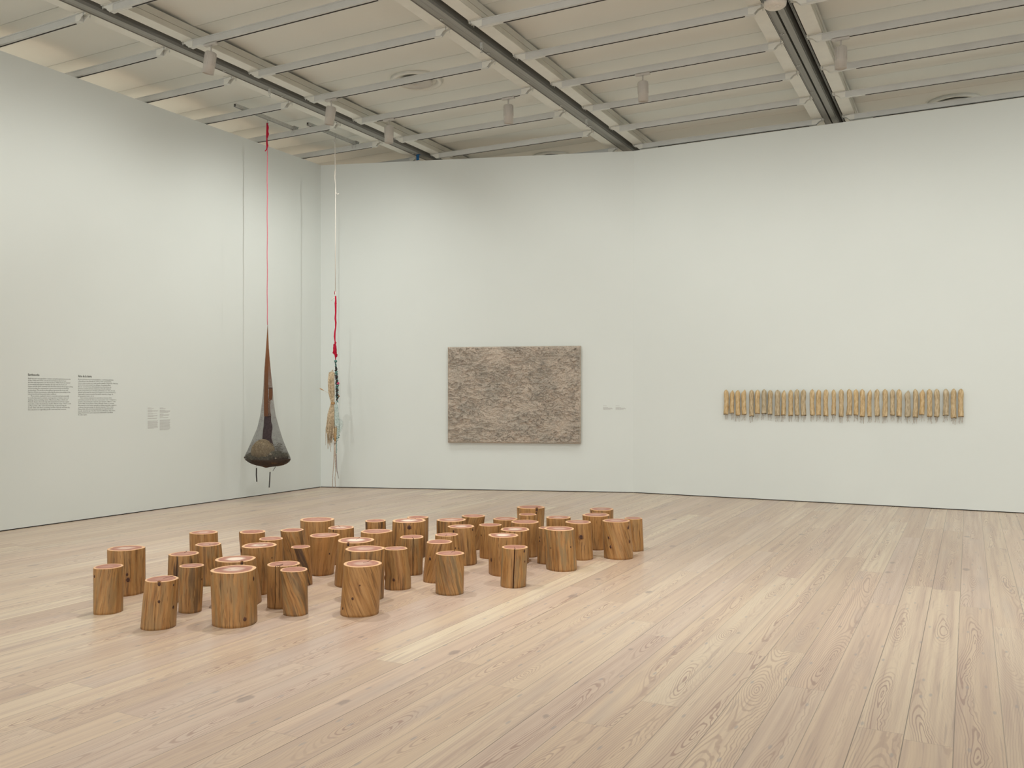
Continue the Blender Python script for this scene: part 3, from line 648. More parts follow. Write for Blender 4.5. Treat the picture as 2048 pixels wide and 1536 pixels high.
    for q, lv in enumerate(levels):
        z = h + (.0015 if q else -.0005); 
        row = []
        for th in ths:
            rs = rf(th, 1.0)
            if lv < .8:                          # cracks fade towards the middle
                rs = rs + (1-rs)*(.8-lv)*.6
            row.append(bm.verts.new(Vector((ct.x, ct.y, z)) + (vd*math.cos(th) + side*math.sin(th))*R*rs*lv*.998))
        rows.append(row)
    cen = bm.verts.new((ct.x, ct.y, h+.0015))
    def setl(f_, vals):
        for lp, (lv, th) in zip(f_.loops, vals): lp[uvl].uv = (lv, th/(2*PI)); lp[cl] = (fc[0], fc[1], 1 if idx in (6, 22, 21, 15) else .25, 1)
    for q in range(len(levels)-1):
        for k in range(n):
            k2 = (k+1) % n; f_ = bm.faces.new((rows[q][k], rows[q][k2], rows[q+1][k2], rows[q+1][k])); f_.smooth = False
            setl(f_, ((levels[q], ths[k]), (levels[q], ths[k2]), (levels[q+1], ths[k2]), (levels[q+1], ths[k])))
    for k in range(n):
        k2 = (k+1) % n; f_ = bm.faces.new((rows[-1][k], rows[-1][k2], cen)); setl(f_, ((levels[-1], ths[k]), (levels[-1], ths[k2]), (0, ths[k])))
    for v in bm.verts: v.co -= root.location
    me = bpy.data.meshes.new('cut_face'); bm.to_mesh(me); bm.free(); me.materials.append(M['face']); o = link(bpy.data.objects.new('cut_face', me), root)
    # radial checks in the sawn face
    chk = []
    if idx in (2, 8, 9, 12, 18, 21, 29, 30, 5, 19, 25): chk.append(({2:2.3,8:-1.9,9:.0,12:-.45,18:-2.9,21:2.6,29:2.8,30:-.1,5:3.0,19:2.9,25:2.7}[idx], .95 if idx != 9 else .35))
    for c in cr:
        if c[3] > .8: chk.append((c[0], 1.0))
    for th, ln in chk:
        g = MB(); d3 = vd*math.cos(th)+side*math.sin(th); nn = Vector((-d3.y, d3.x, 0)); c0 = Vector((ct.x, ct.y, h+.0025)); m_ = 6
        w0 = .0022
        if idx == 9: c0 = c0 - side*.03; d3 = side; nn = vd; w0 = .004; ln = .45
        L_ = []; R_ = []
        for q in range(m_+1):
            s = q/m_; rr = Rt*ln*(.12+.86*s)*.97; wq = w0*(s if idx != 9 else math.sin(PI*min(max(s,.02),.98)))+.0003; wob = .004*math.sin(7*s+idx)
            L_.append(g.bm.verts.new(c0 + d3*rr + nn*(wq+wob))); R_.append(g.bm.verts.new(c0 + d3*rr - nn*(wq-wob)))
        for q in range(m_): g.bm.faces.new((L_[q], L_[q+1], R_[q+1], R_[q]))
        ret = bmesh.ops.extrude_face_region(g.bm, geom=g.bm.faces[:]); 
        for v in [e for e in ret['geom'] if isinstance(e, bmesh.types.BMVert)]: v.co.z -= .002
        tag(part(g, 'drying_crack', M['crack'], root))
    # knots on the bark-less side
    for kx, ky, kr in knots:
        sy = (ky - yt) / max(1.0, ((fr or (yt+85)) - yt)); s = max(0.03, min(.985, 1-sy)); cxp = bx + (tx-bx)*s; wp = bw + (tw-bw)*s
        th = math.asin(max(-.97, min(.97, (kx-cxp)/(wp/2)))); R = Rb+(Rt-Rb)*s**1.15
        dd = d - R*math.cos(th); z = EYE - (ky-HY)*dd/F; z = max(.015, min(h-.012, z)); s = z/h
        c = cb.lerp(ct, s**1.1); c.z = z; nrm = vd*math.cos(th)+side*math.sin(th); R = (Rb+(Rt-Rb)*s**1.15)*rf(th, s)
        pc = c + nrm*(R-.0015); rr = kr*d/F*1.22
        q = Vector((0,0,1)).rotation_difference(nrm).to_matrix().to_4x4()
        tang = Vector((-nrm.y, nrm.x, 0)); Mk = Matrix((( tang.x, 0, nrm.x), (tang.y, 0, nrm.y), (0, 1, 0)))
        g = MB(); 
        g.ball(pc - nrm*.001, rr*1.25, rr*1.75, .0035, 18, 6, mi=0, mat=Mk); rim = part(g, 'knot', M['knot_ring'], root)
        g = MB(); g.ball(pc + nrm*.0003, rr*.85, rr*1.15, .0038, 16, 6, mat=Mk)
        g.build('knot_core', M['knot'], rim, origin=root.location)
    return root
for i_, rec in enumerate(S): stump(i_, rec)
# ------------------------------------------------------------------ relief panel on the angled wall
wu = (Vector((KX, KY, 0)) - Vector((LX, LY, 0))).normalized(); wn = Vector((wu.y, -wu.x, 0))
def on_angled(px, py, off):
    base = Vector((LX, LY, 0)) + wn*off; rd = cam_to_world((px-CX)/F, 1, 0)
    den = rd.x*wn.x + rd.y*wn.y; t_ = (base.x*wn.x + base.y*wn.y)/den
    return at(px, py, t_)
a0 = on_angled(895.2, 885.8, .075); a1 = on_angled(1161.5, 887.4, .075); a2 = on_angled(895.2, 694.0, .075)
PW = (Vector((a1.x, a1.y, 0)) - Vector((a0.x, a0.y, 0))).length; PZ0 = (a0.z+a1.z)/2; PH = a2.z-PZ0
org = Vector((a0.x, a0.y, PZ0)) - wn*.075
root = bpy.data.objects.new('relief_panel', None); link(root); root.location = org + wu*(PW/2)
Mw = Matrix(((wu.x, 0, wn.x, 0), (wu.y, 0, wn.y, 0), (0, 1, 0, 0), (0, 0, 0, 1)))
root.rotation_euler = Mw.to_euler()
tag(root, 'large rough sand-coloured earth relief panel hanging on the angled back wall', 'artwork')
# local frame: x along wall, y up, z out of the wall
nx, ny = 330, 240
g = MB(); grid = []
def hgt(u, v):
    w_ = Vector((noise.noise(Vector((u*2.3, v*2.3, 1)))*.16, noise.noise(Vector((u*2.3, v*2.3, 8)))*.07, 0))
    q = Vector((u, v, 0)) + w_
    a = noise.fractal(Vector((q.x*2.6, q.y*8.5, 2)), .75, 2.1, 5)            # broken ledges running across
    t_ = a*2.1 + 10; led = t_ - math.floor(t_)
    m_ = min(1, max(0, noise.noise(Vector((u*1.9, v*3.2, 4)))*1.6 + 1.0))
    led = (1-led)**4 * m_
    lump = noise.fractal(Vector((u*7, v*10, 6)), .8, 2.0, 4)
    crumb = noise.fractal(Vector((u*40, v*46, 9)), .6, 2.0, 3)
    pit = max(0, noise.noise(Vector((u*3.1, v*4.3, 14))) - .25)*.05
    return .022 + .034*led + .015*lump + .0045*crumb - pit
for j in range(ny+1):
    row = []
    for i in range(nx+1):
        x = -PW/2 + PW*i/nx; y = PH*j/ny; edge = min(i, nx-i, j, ny-j); k_ = min(1, edge/3)
        row.append(g.bm.verts.new((x + (noise.noise(Vector((x*9, y*9, 1)))*.004 if 0 < i < nx else 0), y, .060 + max(0, hgt(x, y))*k_)))
    grid.append(row)
for j in range(ny):
    for i in range(nx):
        f_ = g.bm.faces.new((grid[j][i], grid[j][i+1], grid[j+1][i+1], grid[j+1][i])); f_.smooth = True
g.build('relief_surface', M['relief'], root, recalc=False)
MB().box(-PW/2+.002, PW/2-.002, .002, PH-.002, .008, .0595).build('panel_edge', M['side'], root)
# ------------------------------------------------------------------ row of wax tubes on the straight back wall
TB = [(87,76,270,38,0,0),(133,78,262,34,1,0),(180,80,278,36,0,0),(229,74,272,38,1,0),(288,77,286,36,0,.6),(335,77,266,38,0,.1),(386,73,266,38,0,.9),(435,78,272,38,0,.6),
 (492,77,282,42,0,.8),(540,78,278,36,1,.2),(596,77,282,36,0,.2),(647,73,278,36,0,.6),(699,74,280,40,0,.7),(767,73,278,36,0,.2),(817,76,278,38,0,.1),(874,74,284,38,0,.2),
 (934,75,276,34,0,.2),(993,73,288,38,0,.4),(1056,72,278,40,0,.3),(1110,73,276,36,0,0),(1159,72,288,38,0,.1),(1218,74,290,34,1,.1),(1278,72,284,38,0,.5),(1338,72,290,40,0,.3),
 (1398,73,278,34,0,.6),(1449,73,286,40,0,.2),(1515,80,290,44,1,1.),(1577,71,294,38,0,.5),(1630,72,274,38,1,0),(1689,71,288,40,0,.3),(1746,70,290,40,0,.6),(1817,69,280,42,0,.8),(1880,68,300,40,0,.4),(1937,69,290,40,0,.2)]
lookc = lambda g_: 'amber' if g_ < .15 else ('honey-coloured' if g_ < .35 else ('tan' if g_ < .65 else 'greyish'))
ords = ['leftmost'] + [w_+' from the left' for w_ in 'second third fourth fifth sixth seventh eighth ninth tenth eleventh twelfth thirteenth fourteenth fifteenth sixteenth seventeenth'.split()] + \
       [w_+' from the right' for w_ in 'seventeenth sixteenth fifteenth fourteenth thirteenth twelfth eleventh tenth ninth eighth seventh sixth fifth fourth third second'.split()] + ['rightmost']
for i_, (zx, zt, zb, zw, pointed, gy) in enumerate(TB):
    rnd = random.Random(500+i_)
    px = 1430+zx/3.938; pt = 760+zt/3.938; pb = 760+zb/3.938; wpx = zw/3.938
    d = depth_Y(px, KY-.045); top = at(px, pt, d); bot = at(px, pb, d)
    R = wpx*d/F/2*.98; ln = top.z-bot.z
    root = empty('wax_tube', (bot.x, KY, bot.z), '%s translucent tube with %s tip, %s in the wall row' % (lookc(gy), 'pointed' if pointed else 'rounded', ords[i_]), 'wax tube', 'wax tubes in a row on the back wall')
    bm = bmesh.new(); cl = bm.loops.layers.float_color.new('tone'); n = 20; rings = []
    J = 22; bend = rnd.uniform(-.006, .006); ph = rnd.uniform(0, 6)
    for j in range(J+1):
        s = j/J; z = bot.z + ln*s
        prof = 1.0 - .10*math.exp(-((s-rnd.uniform(.45,.55))/.2)**2)
        if s > .84:
            q = (s-.84)/.16; prof *= (max(0.02, 1-q**1.3) if pointed else math.sqrt(max(.02, 1-q*q*.97)))
        cx_ = top.x*s + bot.x*(1-s) + bend*math.sin(PI*s) + (R*.35*max(0,(s-.84)/.16) if pointed else 0)
        ring = []
        for k in range(n):
            a = 2*PI*k/n; w_ = 1 + .13*noise.noise(Vector((math.cos(a)*1.6+i_*5, math.sin(a)*1.6, s*7))) + .05*math.sin(3*a+ph+s*3)
            ring.append(bm.verts.new((cx_ + R*prof*w_*math.cos(a), KY-.046 + R*.80*prof*w_*math.sin(a), z + (.006*math.sin(a*2+ph) if j == 0 else 0))))
        rings.append(ring)
    for j in range(J):
        for k in range(n):
            f_ = bm.faces.new((rings[j][k], rings[j][(k+1)%n], rings[j+1][(k+1)%n], rings[j+1][k])); f_.smooth = True
    bm.faces.new(rings[-1])
    inner = [bm.verts.new(v.co + Vector((0, 0, .05))) for v in rings[0]]; cc_ = Vector((bot.x, KY-.046, 0))
    for v in inner: v.co.x = cc_.x + (v.co.x-cc_.x)*.85; v.co.y = cc_.y + (v.co.y-cc_.y)*.85
    for k in range(n): bm.faces.new((rings[0][(k+1)%n], rings[0][k], inner[k], inner[(k+1)%n])).smooth = True
    bm.faces.new(inner[::-1])
    for f_ in bm.faces:
        for lp in f_.loops: lp[cl] = (gy, i_*.03, 0, 1)
    for v in bm.verts: v.co -= root.location
    me = bpy.data.meshes.new('tube_body'); bm.to_mesh(me); bm.free(); me.materials.append(M['wax']); link(bpy.data.objects.new('tube_body', me), root)
    g = MB()                                        # loose gauze threads hanging out of the open end
    for q in range(9):
        a = rnd.uniform(0, 2*PI); x0 = bot.x + R*.75*math.cos(a); y0 = KY-.046+R*.55*math.sin(a); l2 = rnd.uniform(.04, .10)
        pts = [(x0, y0, bot.z+.03), (x0+rnd.uniform(-.008,.008), y0+rnd.uniform(-.004,.004), bot.z-l2*.5), (x0+rnd.uniform(-.012,.012), y0, bot.z-l2)]
        g.tube(pts, .0011, 4)
    part(g, 'fringe_threads', M['strand'], root)
    part(MB().tube([(top.x, KY, top.z-.035), (top.x, KY-.03, top.z-.035)], .0025, 6), 'wall_pin', M['steel'], root)
# ------------------------------------------------------------------ hanging net pouch
D1 = NX/((535-CX)/F*CA - SA) if False else 12.594
mpx = D1/F
def h1(px, py, dy=0.0):                             # point of the pouch's own plane (facing the camera)
    v = at(px, py, D1); return v + Vector((SA*0 , 0, 0)) + Vector((-SA, CA, 0))*dy
root = empty('hanging_net_pouch', (at(535, 933, D1).x, at(535, 933, D1).y, at(535, 933, D1).z), 'dark net pouch of fibres and cloth hanging from a long red rope', 'hanging sculpture')
rdir = Vector((CA, SA, 0)); fdir = Vector((-SA, CA, 0))
g = MB()
g.tube([h1(534.5,246), h1(534.3,262), h1(533.6,275)], [.010,.013,.010], 8)
g.tube([h1(535,247), h1(536.5,255), h1(535.5,263), h1(537,268), h1(534.5,276)], .008, 8)
g.tube([h1(533.8,275), h1(533.9,286), h1(534.5,292), h1(533.4,300)], [.008,.012,.013,.008], 8)
g.tube([h1(533.8,288), h1(534.2,295), h1(532.5,300), h1(530.0,302.5)], .007, 8)
g.ball(h1(534.6,264), .016, .014, .018); g.ball(h1(534.6,291), .017, .014, .022)
part(g, 'knotted_red_rope', M['red'], root)
g = MB(); g.tube([h1(534.5,298)] + [h1(534.5+.3*math.sin(k), 300+12*k) for k in range(1, 29)] + [h1(534.9,650)], .0055, 8)
part(g, 'long_pink_rope', M['pink'], root)
prof = [(650,534.8,535.6),(665,534.0,536.2),(694,532.2,537.6),(720,530.3,539.5),(744,528.5,541.8),(776,527.2,545.4),(801,525,547.2),(830,521.2,551),(855,515.6,557.7),
        (880,504.8,565),(900,496,572.5),(914,489,578.5),(920,490.5,580),(926,500,576.5),(931,516,566),(933.5,528,548)]
def pouch(py):
    for (y0,a0_,b0_),(y1,a1_,b1_) in zip(prof, prof[1:]):
        if y0 <= py <= y1:
            s = (py-y0)/(y1-y0); return a0_+(a1_-a0_)*s, b0_+(b1_-b0_)*s
    return prof[-1][1:]
bm = bmesh.new(); rows = []; n = 44
pys = [650+ (933.5-650)*k/60 for k in range(61)]
for py in pys:
    a, b = pouch(py); c = h1((a+b)/2, py); rx = (b-a)/2*mpx; row = []
    for k in range(n):
        th = 2*PI*k/n; w_ = 1 + .03*math.sin(7*th+py*.02)*min(1, (py-650)/150)
        row.append(bm.verts.new(c + rdir*rx*w_*math.cos(th) + fdir*rx*.72*w_*math.sin(th) - root.location))
    rows.append(row)
for r0, r1 in zip(rows, rows[1:]):
    for k in range(n): bm.faces.new((r0[k], r0[(k+1)%n], r1[(k+1)%n], r1[k])).smooth = True
me = bpy.data.meshes.new('net_bag'); bm.to_mesh(me); bm.free(); me.materials.append(M['net']); link(bpy.data.objects.new('net_bag', me), root)
def strip(pairs, name, mat, depth=.45, off=0.0, jit=0.0):
    """solid cloth roll given by left/right pixel edges at a list of rows"""
    g = MB(); rows = []; n_ = 16
    for (py, a, b) in pairs:
        c = h1((a+b)/2, py, off); rx = (b-a)/2*mpx; row = []
        for k in range(n_):
            th = 2*PI*k/n_; w_ = 1 + jit*noise.noise(Vector((math.cos(th), math.sin(th), py*.12)))
            row.append(g.bm.verts.new(c + rdir*rx*w_*math.cos(th) + fdir*rx*depth*w_*math.sin(th)))
        rows.append(row)
    for r0, r1 in zip(rows, rows[1:]):
        for k in range(n_): g.bm.faces.new((r0[k], r0[(k+1)%n_], r1[(k+1)%n_], r1[k])).smooth = True
    g.bm.faces.new(rows[0][::-1]); g.bm.faces.new(rows[-1])
    return part(g, name, mat, root)
strip([(653,534.9,535.3),(694,533.0,535.8),(720,531.2,536.2),(744,529.6,536.3),(776,528.6,536.4),(801,527.8,536.4),(830,527.9,536.8),(833,528.5,536.2)], 'rust_stocking', M['rust'], .6)
strip([(776,538.0,544.6),(784,537.6,545.0),(792,537.2,544.8),(800,537.4,544.0)], 'rust_cloth_fold', M['rust'], .5, .0, .1)
strip([(775,536.8,545.0),(777.5,536.8,545.2)], 'dark_band', M['purple'], .6)
strip([(798,536.6,541.4),(808,536.4,541.0),(818,536.4,540.4),(826,536.0,541.6),(832,535.5,542)], 'printed_cloth', M['print_'], .5, -.006, .2)
strip([(829,527.6,541.2),(842,526.5,541.0),(852,526.2,543.6),(858,525.0,544.0),(864,524.6,542.2),(876,524.0,542.0),(888,523.0,544.0),(900,522,546)], 'purple_cloth', M['purple'], .45, .03, .2)
g = MB(); rnd = random.Random(7)
nc = h1(526, 905); g.ball(nc, .165, .12, .165, 26, 16, jitter=.10)
for q in range(230):                               # loose fibres wrapped round the nest
    ax = Vector((rnd.gauss(0,1), rnd.gauss(0,1), rnd.gauss(0,1))).normalized(); b_ = ax.orthogonal().normalized(); c_ = ax.cross(b_); a0_ = rnd.uniform(0, 6.28); ln = rnd.uniform(1.2, 3)
    sc_ = rnd.uniform(.98, 1.16); pts = []
    for k in range(9):
        a = a0_+ln*k/8; v = b_*math.cos(a)+c_*math.sin(a); pts.append(nc + Vector((v.x*.165, v.y*.125, v.z*.165))*sc_)
    g.tube(pts, .0026, 4, cap=False)
part(g, 'fibre_nest', M['nest'], root)
g = MB()
g.ball(h1(546,912,-.06), .10, .09, .075, jitter=.3).ball(h1(557,912,-.05), .09, .09, .075, jitter=.4).ball(h1(566,914), .065, .08, .06, jitter=.4).ball(h1(500,914), .055, .07, .06, jitter=.4).ball(h1(530,918,-.1), .12, .08, .05, jitter=.4).ball(h1(510,918,-.1), .10, .08, .05, jitter=.4)
for q in range(110):
    cx_ = rnd.uniform(541, 575); cy_ = rnd.uniform(889, 919); rr = rnd.uniform(.02, .05); a0_ = rnd.uniform(0, 3); c_ = h1(cx_, cy_, rnd.uniform(-.05,.05)); 
    lim = pouch(cy_)[1]
    if cx_ + rr/mpx > lim-3: continue
    g.tube([c_ + rdir*rr*math.cos(a0_+k*.35) + Vector((0,0,rr*math.sin(a0_+k*.35))) for k in range(9)], .0018, 4, cap=False)
part(g, 'teal_stuffing', M['teal'], root)
part(MB().ball(h1(547,907,-.165), .022, .010, .014), 'shell', M['shell'], root)
part(MB().ball(h1(557.5,915,-.165), .016, .008, .012), 'shell', M['shell'], root)
g = MB(); rows = []; n_ = 36
for py in (918.5, 920.5, 922.5, 924.5, 927, 930, 932.5, 933.4):
    a, b = pouch(py); c = h1((a+b)/2, py); rx = (b-a)/2*mpx*.97
    rows.append([g.bm.verts.new(c + rdir*rx*math.cos(2*PI*k/n_) + fdir*rx*.70*math.sin(2*PI*k/n_) + Vector((0,0,.022*noise.noise(Vector((math.cos(2*PI*k/n_)*rx*9, math.sin(2*PI*k/n_)*rx*9, 3)))*(.5 if py < 919 else 1)))) for k in range(n_)])
for r0, r1 in zip(rows, rows[1:]):
    for k in range(n_): g.bm.faces.new((r0[k], r0[(k+1)%n_], r1[(k+1)%n_], r1[k])).smooth = True
g.bm.faces.new(rows[0][::-1]); g.bm.faces.new(rows[-1])
part(g, 'sack_bottom', M['sack'], root)
part(MB().ball(h1(489.5,915), .014, .010, .012).ball(h1(579.5,919.5), .012, .010, .012), 'sack_corner_knot', M['sack'], root)
for pts, top_, tail in (([(512.9,937),(512.6,950),(513.6,962.5)], (512,930), (516.5,969)), ([(540.1,945),(539.4,960),(538.4,974)], (540.2,931), (539.3,984))):
    g = MB(); 
    for k in range(15):
        s = k/14; a, b = (pts[0], pts[1]) if s < .5 else (pts[1], pts[2]); q = (s*2) % 1 if s < 1 else 1
        x = a[0]+(b[0]-a[0])*q; y = pts[0][1]+(pts[2][1]-pts[0][1])*s; g.ball(h1(x, y), .010, .010, .0085, 8, 5)
    st = part(g, 'beaded_tassel', M['bead_dark'], root)
    g = MB().tube([h1(*top_), h1(*pts[0])], .0025, 6).tube([h1(*pts[2]), h1((pts[2][0]+tail[0])/2+.3, (pts[2][1]+tail[1])/2), h1(*tail)], .0022, 6)
    g.build('tassel_thread', M['white_cord'], st, origin=root.location)
part(MB().tube([h1(552,932.5), h1(549,936.5), h1(545.7,942)], [.003,.005,.003], 6), 'small_twig', M['bead_dark'], root)
# ------------------------------------------------------------------ hanging raffia bundle
D2 = 13.406; mq = D2/F
def h2(px, py, dy=0.0): return at(px, py, D2) + fdir*dy
b0 = h2(671, 978)
root = empty('hanging_raffia_bundle', b0, 'slim bundle of raffia, beads and red cord hanging on a white cord near the corner', 'hanging sculpture')
g = MB().tube([h2(670,276), h2(670.2,330), h2(670.6,338), h2(669.2,345), h2(668.7,352), h2(669.8,362), h2(671.2,370), h2(670.6,380), h2(670.8,390), h2(670.6,582)], .0062, 6)
g.tube([h2(670.5,338), h2(671.0,345), h2(670.0,355), h2(670.8,366), h2(671.2,376), h2(671.4,384), h2(673,387.4), h2(675.5,388.4), h2(678,387)], .0062, 6)
g.tube([h2(670.6,594), h2(667,595.5), h2(665,598), h2(662.5,601)], [.008,.006,.006,.008], 6).tube([h2(670.6,580), h2(670.5,596)], .005, 6)
part(g, 'white_cord', M['white_cord'], root)
g = MB().tube([h2(669.6,589), h2(669.7,583.2), h2(671.2,582.2)], .006, 6)
g.tube([h2(671.0,592), h2(671.5,600), h2(671.2,607), h2(671.4,625), h2(670.6,637), h2(671.6,645), h2(671.2,655), h2(669.8,664), h2(669.2,673), h2(670.0,682), h2(670.8,687)],
       [.012,.012,.015,.012,.013,.013,.010,.012,.014,.009,.010], 8)
g.ball(h2(671.3,606.3), .018, .016, .017).ball(h2(670.9,638), .015).ball(h2(670.8,685.5), .017)
part(g, 'red_cord', M['red'], root)
g = MB()
for k in range(26):
    s = k/25; y = 688+26*s; x = 670.2 + 1.0*s + (-.8 if s < .8 else .8); r_ = .015+.010*math.sin(PI*s)**.7
    g.tube([h2(x,y) + (rdir*math.cos(a)+fdir*math.sin(a)*.8)*r_ + Vector((0,0,.004*math.cos(a+k))) for a in [2*PI*q/10 for q in range(11)]], .0048, 5, cap=False)
g.tube([h2(669.5,690), h2(668.5,700), h2(666,707)], [.010,.014,.011], 7).tube([h2(670.5,688), h2(671.2,712), h2(671,720)], [.012,.012,.006], 7)
part(g, 'red_braid', M['red'], root)
part(MB().ball(h2(671.2,722.5), .026, .022, .024, jitter=.2), 'teal_pompom', M['bead_teal'], root)
rnd = random.Random(3)
for k in range(90):
    s = k/89; y = 726+78*s; x = 671.0 + 3.2*math.sin(min(1,s*1.2)*PI*.55) + rnd.uniform(-1.2,1.2)*(.4+s); r_ = rnd.uniform(.009,.014)*(1+.75*math.sin(PI*min(1,s*1.05))) 
    part(MB().ball(h2(x, y, rnd.uniform(-.015,.015)), r_, r_, r_*.75, 8, 5), 'bead', M['bead_dark'] if rnd.random() < .62 else M['bead_teal'], root)
part(MB().ball(h2(675.8,766.5), .024, .022, .024), 'pink_bead', M['bead_pink'], root)
part(MB().ball(h2(677.2,792.5), .017), 'brown_bead', M['bead_brown'], root)
g = MB()
for q in range(95):                               # raffia blades, folded over the top and tied at the waist
    t0 = rnd.uniform(-1, 1); dp = rnd.uniform(-.5, .5); L_ = rnd.uniform(845, 895) - 6*t0
    xw = 665.3 + t0*3.0; xt = 663.2 + t0*5.4; xb = 660.8 + t0*7.0 + rnd.uniform(-2, 2)
    yt_ = 744 + 3*abs(t0)**2 + rnd.uniform(-2, 4)
    pts = [h2(xt+.8*rnd.random(), yt_, dp*.03), h2(xt-1.0, yt_+14, dp*.06), h2(xt-.2, 785, dp*.06), h2(xw, 806, dp*.02), h2((xw+xb)/2-.6+rnd.uniform(-1,1), 828, dp*.05), h2(xb, min(L_, 862), dp*.07), h2(xb+rnd.uniform(-1,1.6), L_, dp*.06)]
    g.tube(pts, [.006,.007,.007,.004,.0075,.007,.0025], 4)
g.tube([h2(657.8,872), h2(659,886), h2(662,904)], [.005,.006,.002], 5)
for k in range(4): g.tube([h2(666.5,742), h2(665.5-k,739+k)], .003, 4)
part(g, 'raffia_bundle', M['raffia'], root)
g = MB()
for k in range(5): g.tube([h2(665.6, 805+k*.8) + rdir*.030*math.cos(a) + fdir*.024*math.sin(a) for a in [2*PI*q/12 for q in range(13)]], .0035, 5, cap=False)
part(g, 'raffia_tie', M['stick'], root)
g = MB(); rows = []
for py, a, b in ((802,670,673),(812,669.5,676),(825,669,677.5),(838,668,679),(850,668,680),(862,667,679),(874,668,678),(882,671,676)):
    c = h2((a+b)/2, py); rx = (b-a)/2*mq
    rows.append([g.bm.verts.new(c + (rdir*math.cos(2*PI*k/16) + fdir*.5*math.sin(2*PI*k/16))*rx*(1+.2*noise.noise(Vector((k*.8, py*.1, 0))))) for k in range(16)])
for r0, r1 in zip(rows, rows[1:]):
    for k in range(16): g.bm.faces.new((r0[k], r0[(k+1)%16], r1[(k+1)%16], r1[k])).smooth = True
rows = []
for py, a, b in ((838,676,681),(843,678,686),(850,678,687),(858,677,685),(866,676,681)):
    rows.append([g.bm.verts.new(h2(a+(b-a)*k/5, py+1.5*math.sin(k*2), .01*math.sin(k*3+py))) for k in range(6)])
for r0, r1 in zip(rows, rows[1:]):
    for k in range(5): g.bm.faces.new((r0[k], r0[k+1], r1[k+1], r1[k])).smooth = True
part(g, 'teal_gauze', M['gauze'], root)
g = MB()
for k in range(14): g.ball(h2(rnd.uniform(666,678), rnd.uniform(852,880), .03), .010, .009, .010, 8, 5)
for k in range(16): g.ball(h2(673.2-.3*math.sin(k), 882+k*1.6), .0065, .0065, .006, 7, 5)
part(g, 'hanging_beads', M['bead_teal'], root)
part(MB().tube([h2(671.5,855), h2(670.2,884)], [.022,.018], 12), 'cane_stick', M['stick'], root)
part(MB().tube([h2(671.6,851.5), h2(671.4,855.5)], .023, 12).tube([h2(670.3,882.5), h2(669.6,886.5)], .021, 12), 'white_collar', M['strand'], root)
g = MB()
g.tube([h2(668.2,885), h2(668.6,900), h2(667.4,925), h2(665.6,950), h2(664.9,976)], [.009,.008,.006,.005,.004], 6)
g.tube([h2(670.5,885), h2(670.9,905), h2(670.6,925), h2(671.4,945), h2(670.0,955), h2(670.6,975)], [.009,.008,.007,.005,.005,.004], 6)
g.tube([h2(669.2,886), h2(669.8,915), h2(670.8,935), h2(672.0,945)], [.008,.006,.006,.004], 6)
part(g, 'trailing_strand', M['strand'], root)
part(MB().tube([h2(672.6,908), h2(673.3,930), h2(674,942), h2(677.4,957)], [.006,.007,.006,.003], 6), 'grey_strand', simple('grey_strand', (.27,.23,.22), .8), root)
part(MB().tube([h2(639.5,776.5), h2(643,778.6), h2(647.5,781)], [.006,.009,.004], 6).tube([h2(647,780.8), h2(657,786)], .0012, 4), 'feather_quill', M['stick'], root)
# ------------------------------------------------------------------ wall texts
def text_mesh(body, size, spacing=1.0, bold=0.0):
    cu = bpy.data.curves.new('txt', 'FONT'); cu.body = body; cu.size = size; cu.space_line = spacing; cu.resolution_u = 1; cu.offset = bold; cu.extrude = .0004
    ob = bpy.data.objects.new('txt', cu); me = bpy.data.meshes.new_from_object(ob); bpy.data.objects.remove(ob); return me
def frame_at(p, u, n):
    return Matrix(((u.x, 0, n.x, p.x), (u.y, 0, n.y, p.y), (0, 1, 0, p.z), (0, 0, 0, 1)))
def put_text(body, size, name, mat, root, x, y, width=None, height=None, spacing=1.0, bold=0.0):
    me = text_mesh(body, size, spacing, bold); me.materials.append(mat)
    xs_ = [v.co.x for v in me.vertices]; ys_ = [v.co.y for v in me.vertices]
    sx = width/(max(xs_)-min(xs_)) if width else 1; sy = height/(max(ys_)-min(ys_)) if height else 1; x0 = min(xs_); y1 = max(ys_)
    for v in me.vertices: v.co.x = x + (v.co.x-x0)*sx; v.co.y = y + (v.co.y-y1)*sy
    o = bpy.data.objects.new(name, me); link(o, root); return o
Lu = Vector((0, 1, 0)); Ln_ = Vector((1, 0, 0))
def left_wall_pt(px, py): return at(px, py, depth_X(px, LX+.001))
EN = ["Earth art and conceptualism\u2014artistic and philosophical movements","of the 1960s and 1970s conceived new frameworks for how","we view and experience our shared planet. While Earth art invited",
 "a conceptual and physical engaging directly with the forms of","nature and the land, contemporary land-based ideas about approaching","and protecting the environment center postcolonial and feminist",
 "perspectives. The works in this gallery represent the roots and","legacies of these movements, exploring the interconnectivity of the","natural world and humanity\u2019s place within it.",
 "      These artists emphasize nature\u2019s materials and systematically","in works that stand as artistic counterpoints to human-centered","thinking. Some, including Carlos Villa, Donna Nasso Clark, and",
 "Michelle Stuart, draw directly with natural forms and raw organic","materials or alter the landscape itself in effective ways. Others, such","as Maren Holt, offer environmental ways of experiencing the",
 "world, while still others, including Carolina Caycedo and Brian Jay,","have attention to regionally specific environmental concerns."]
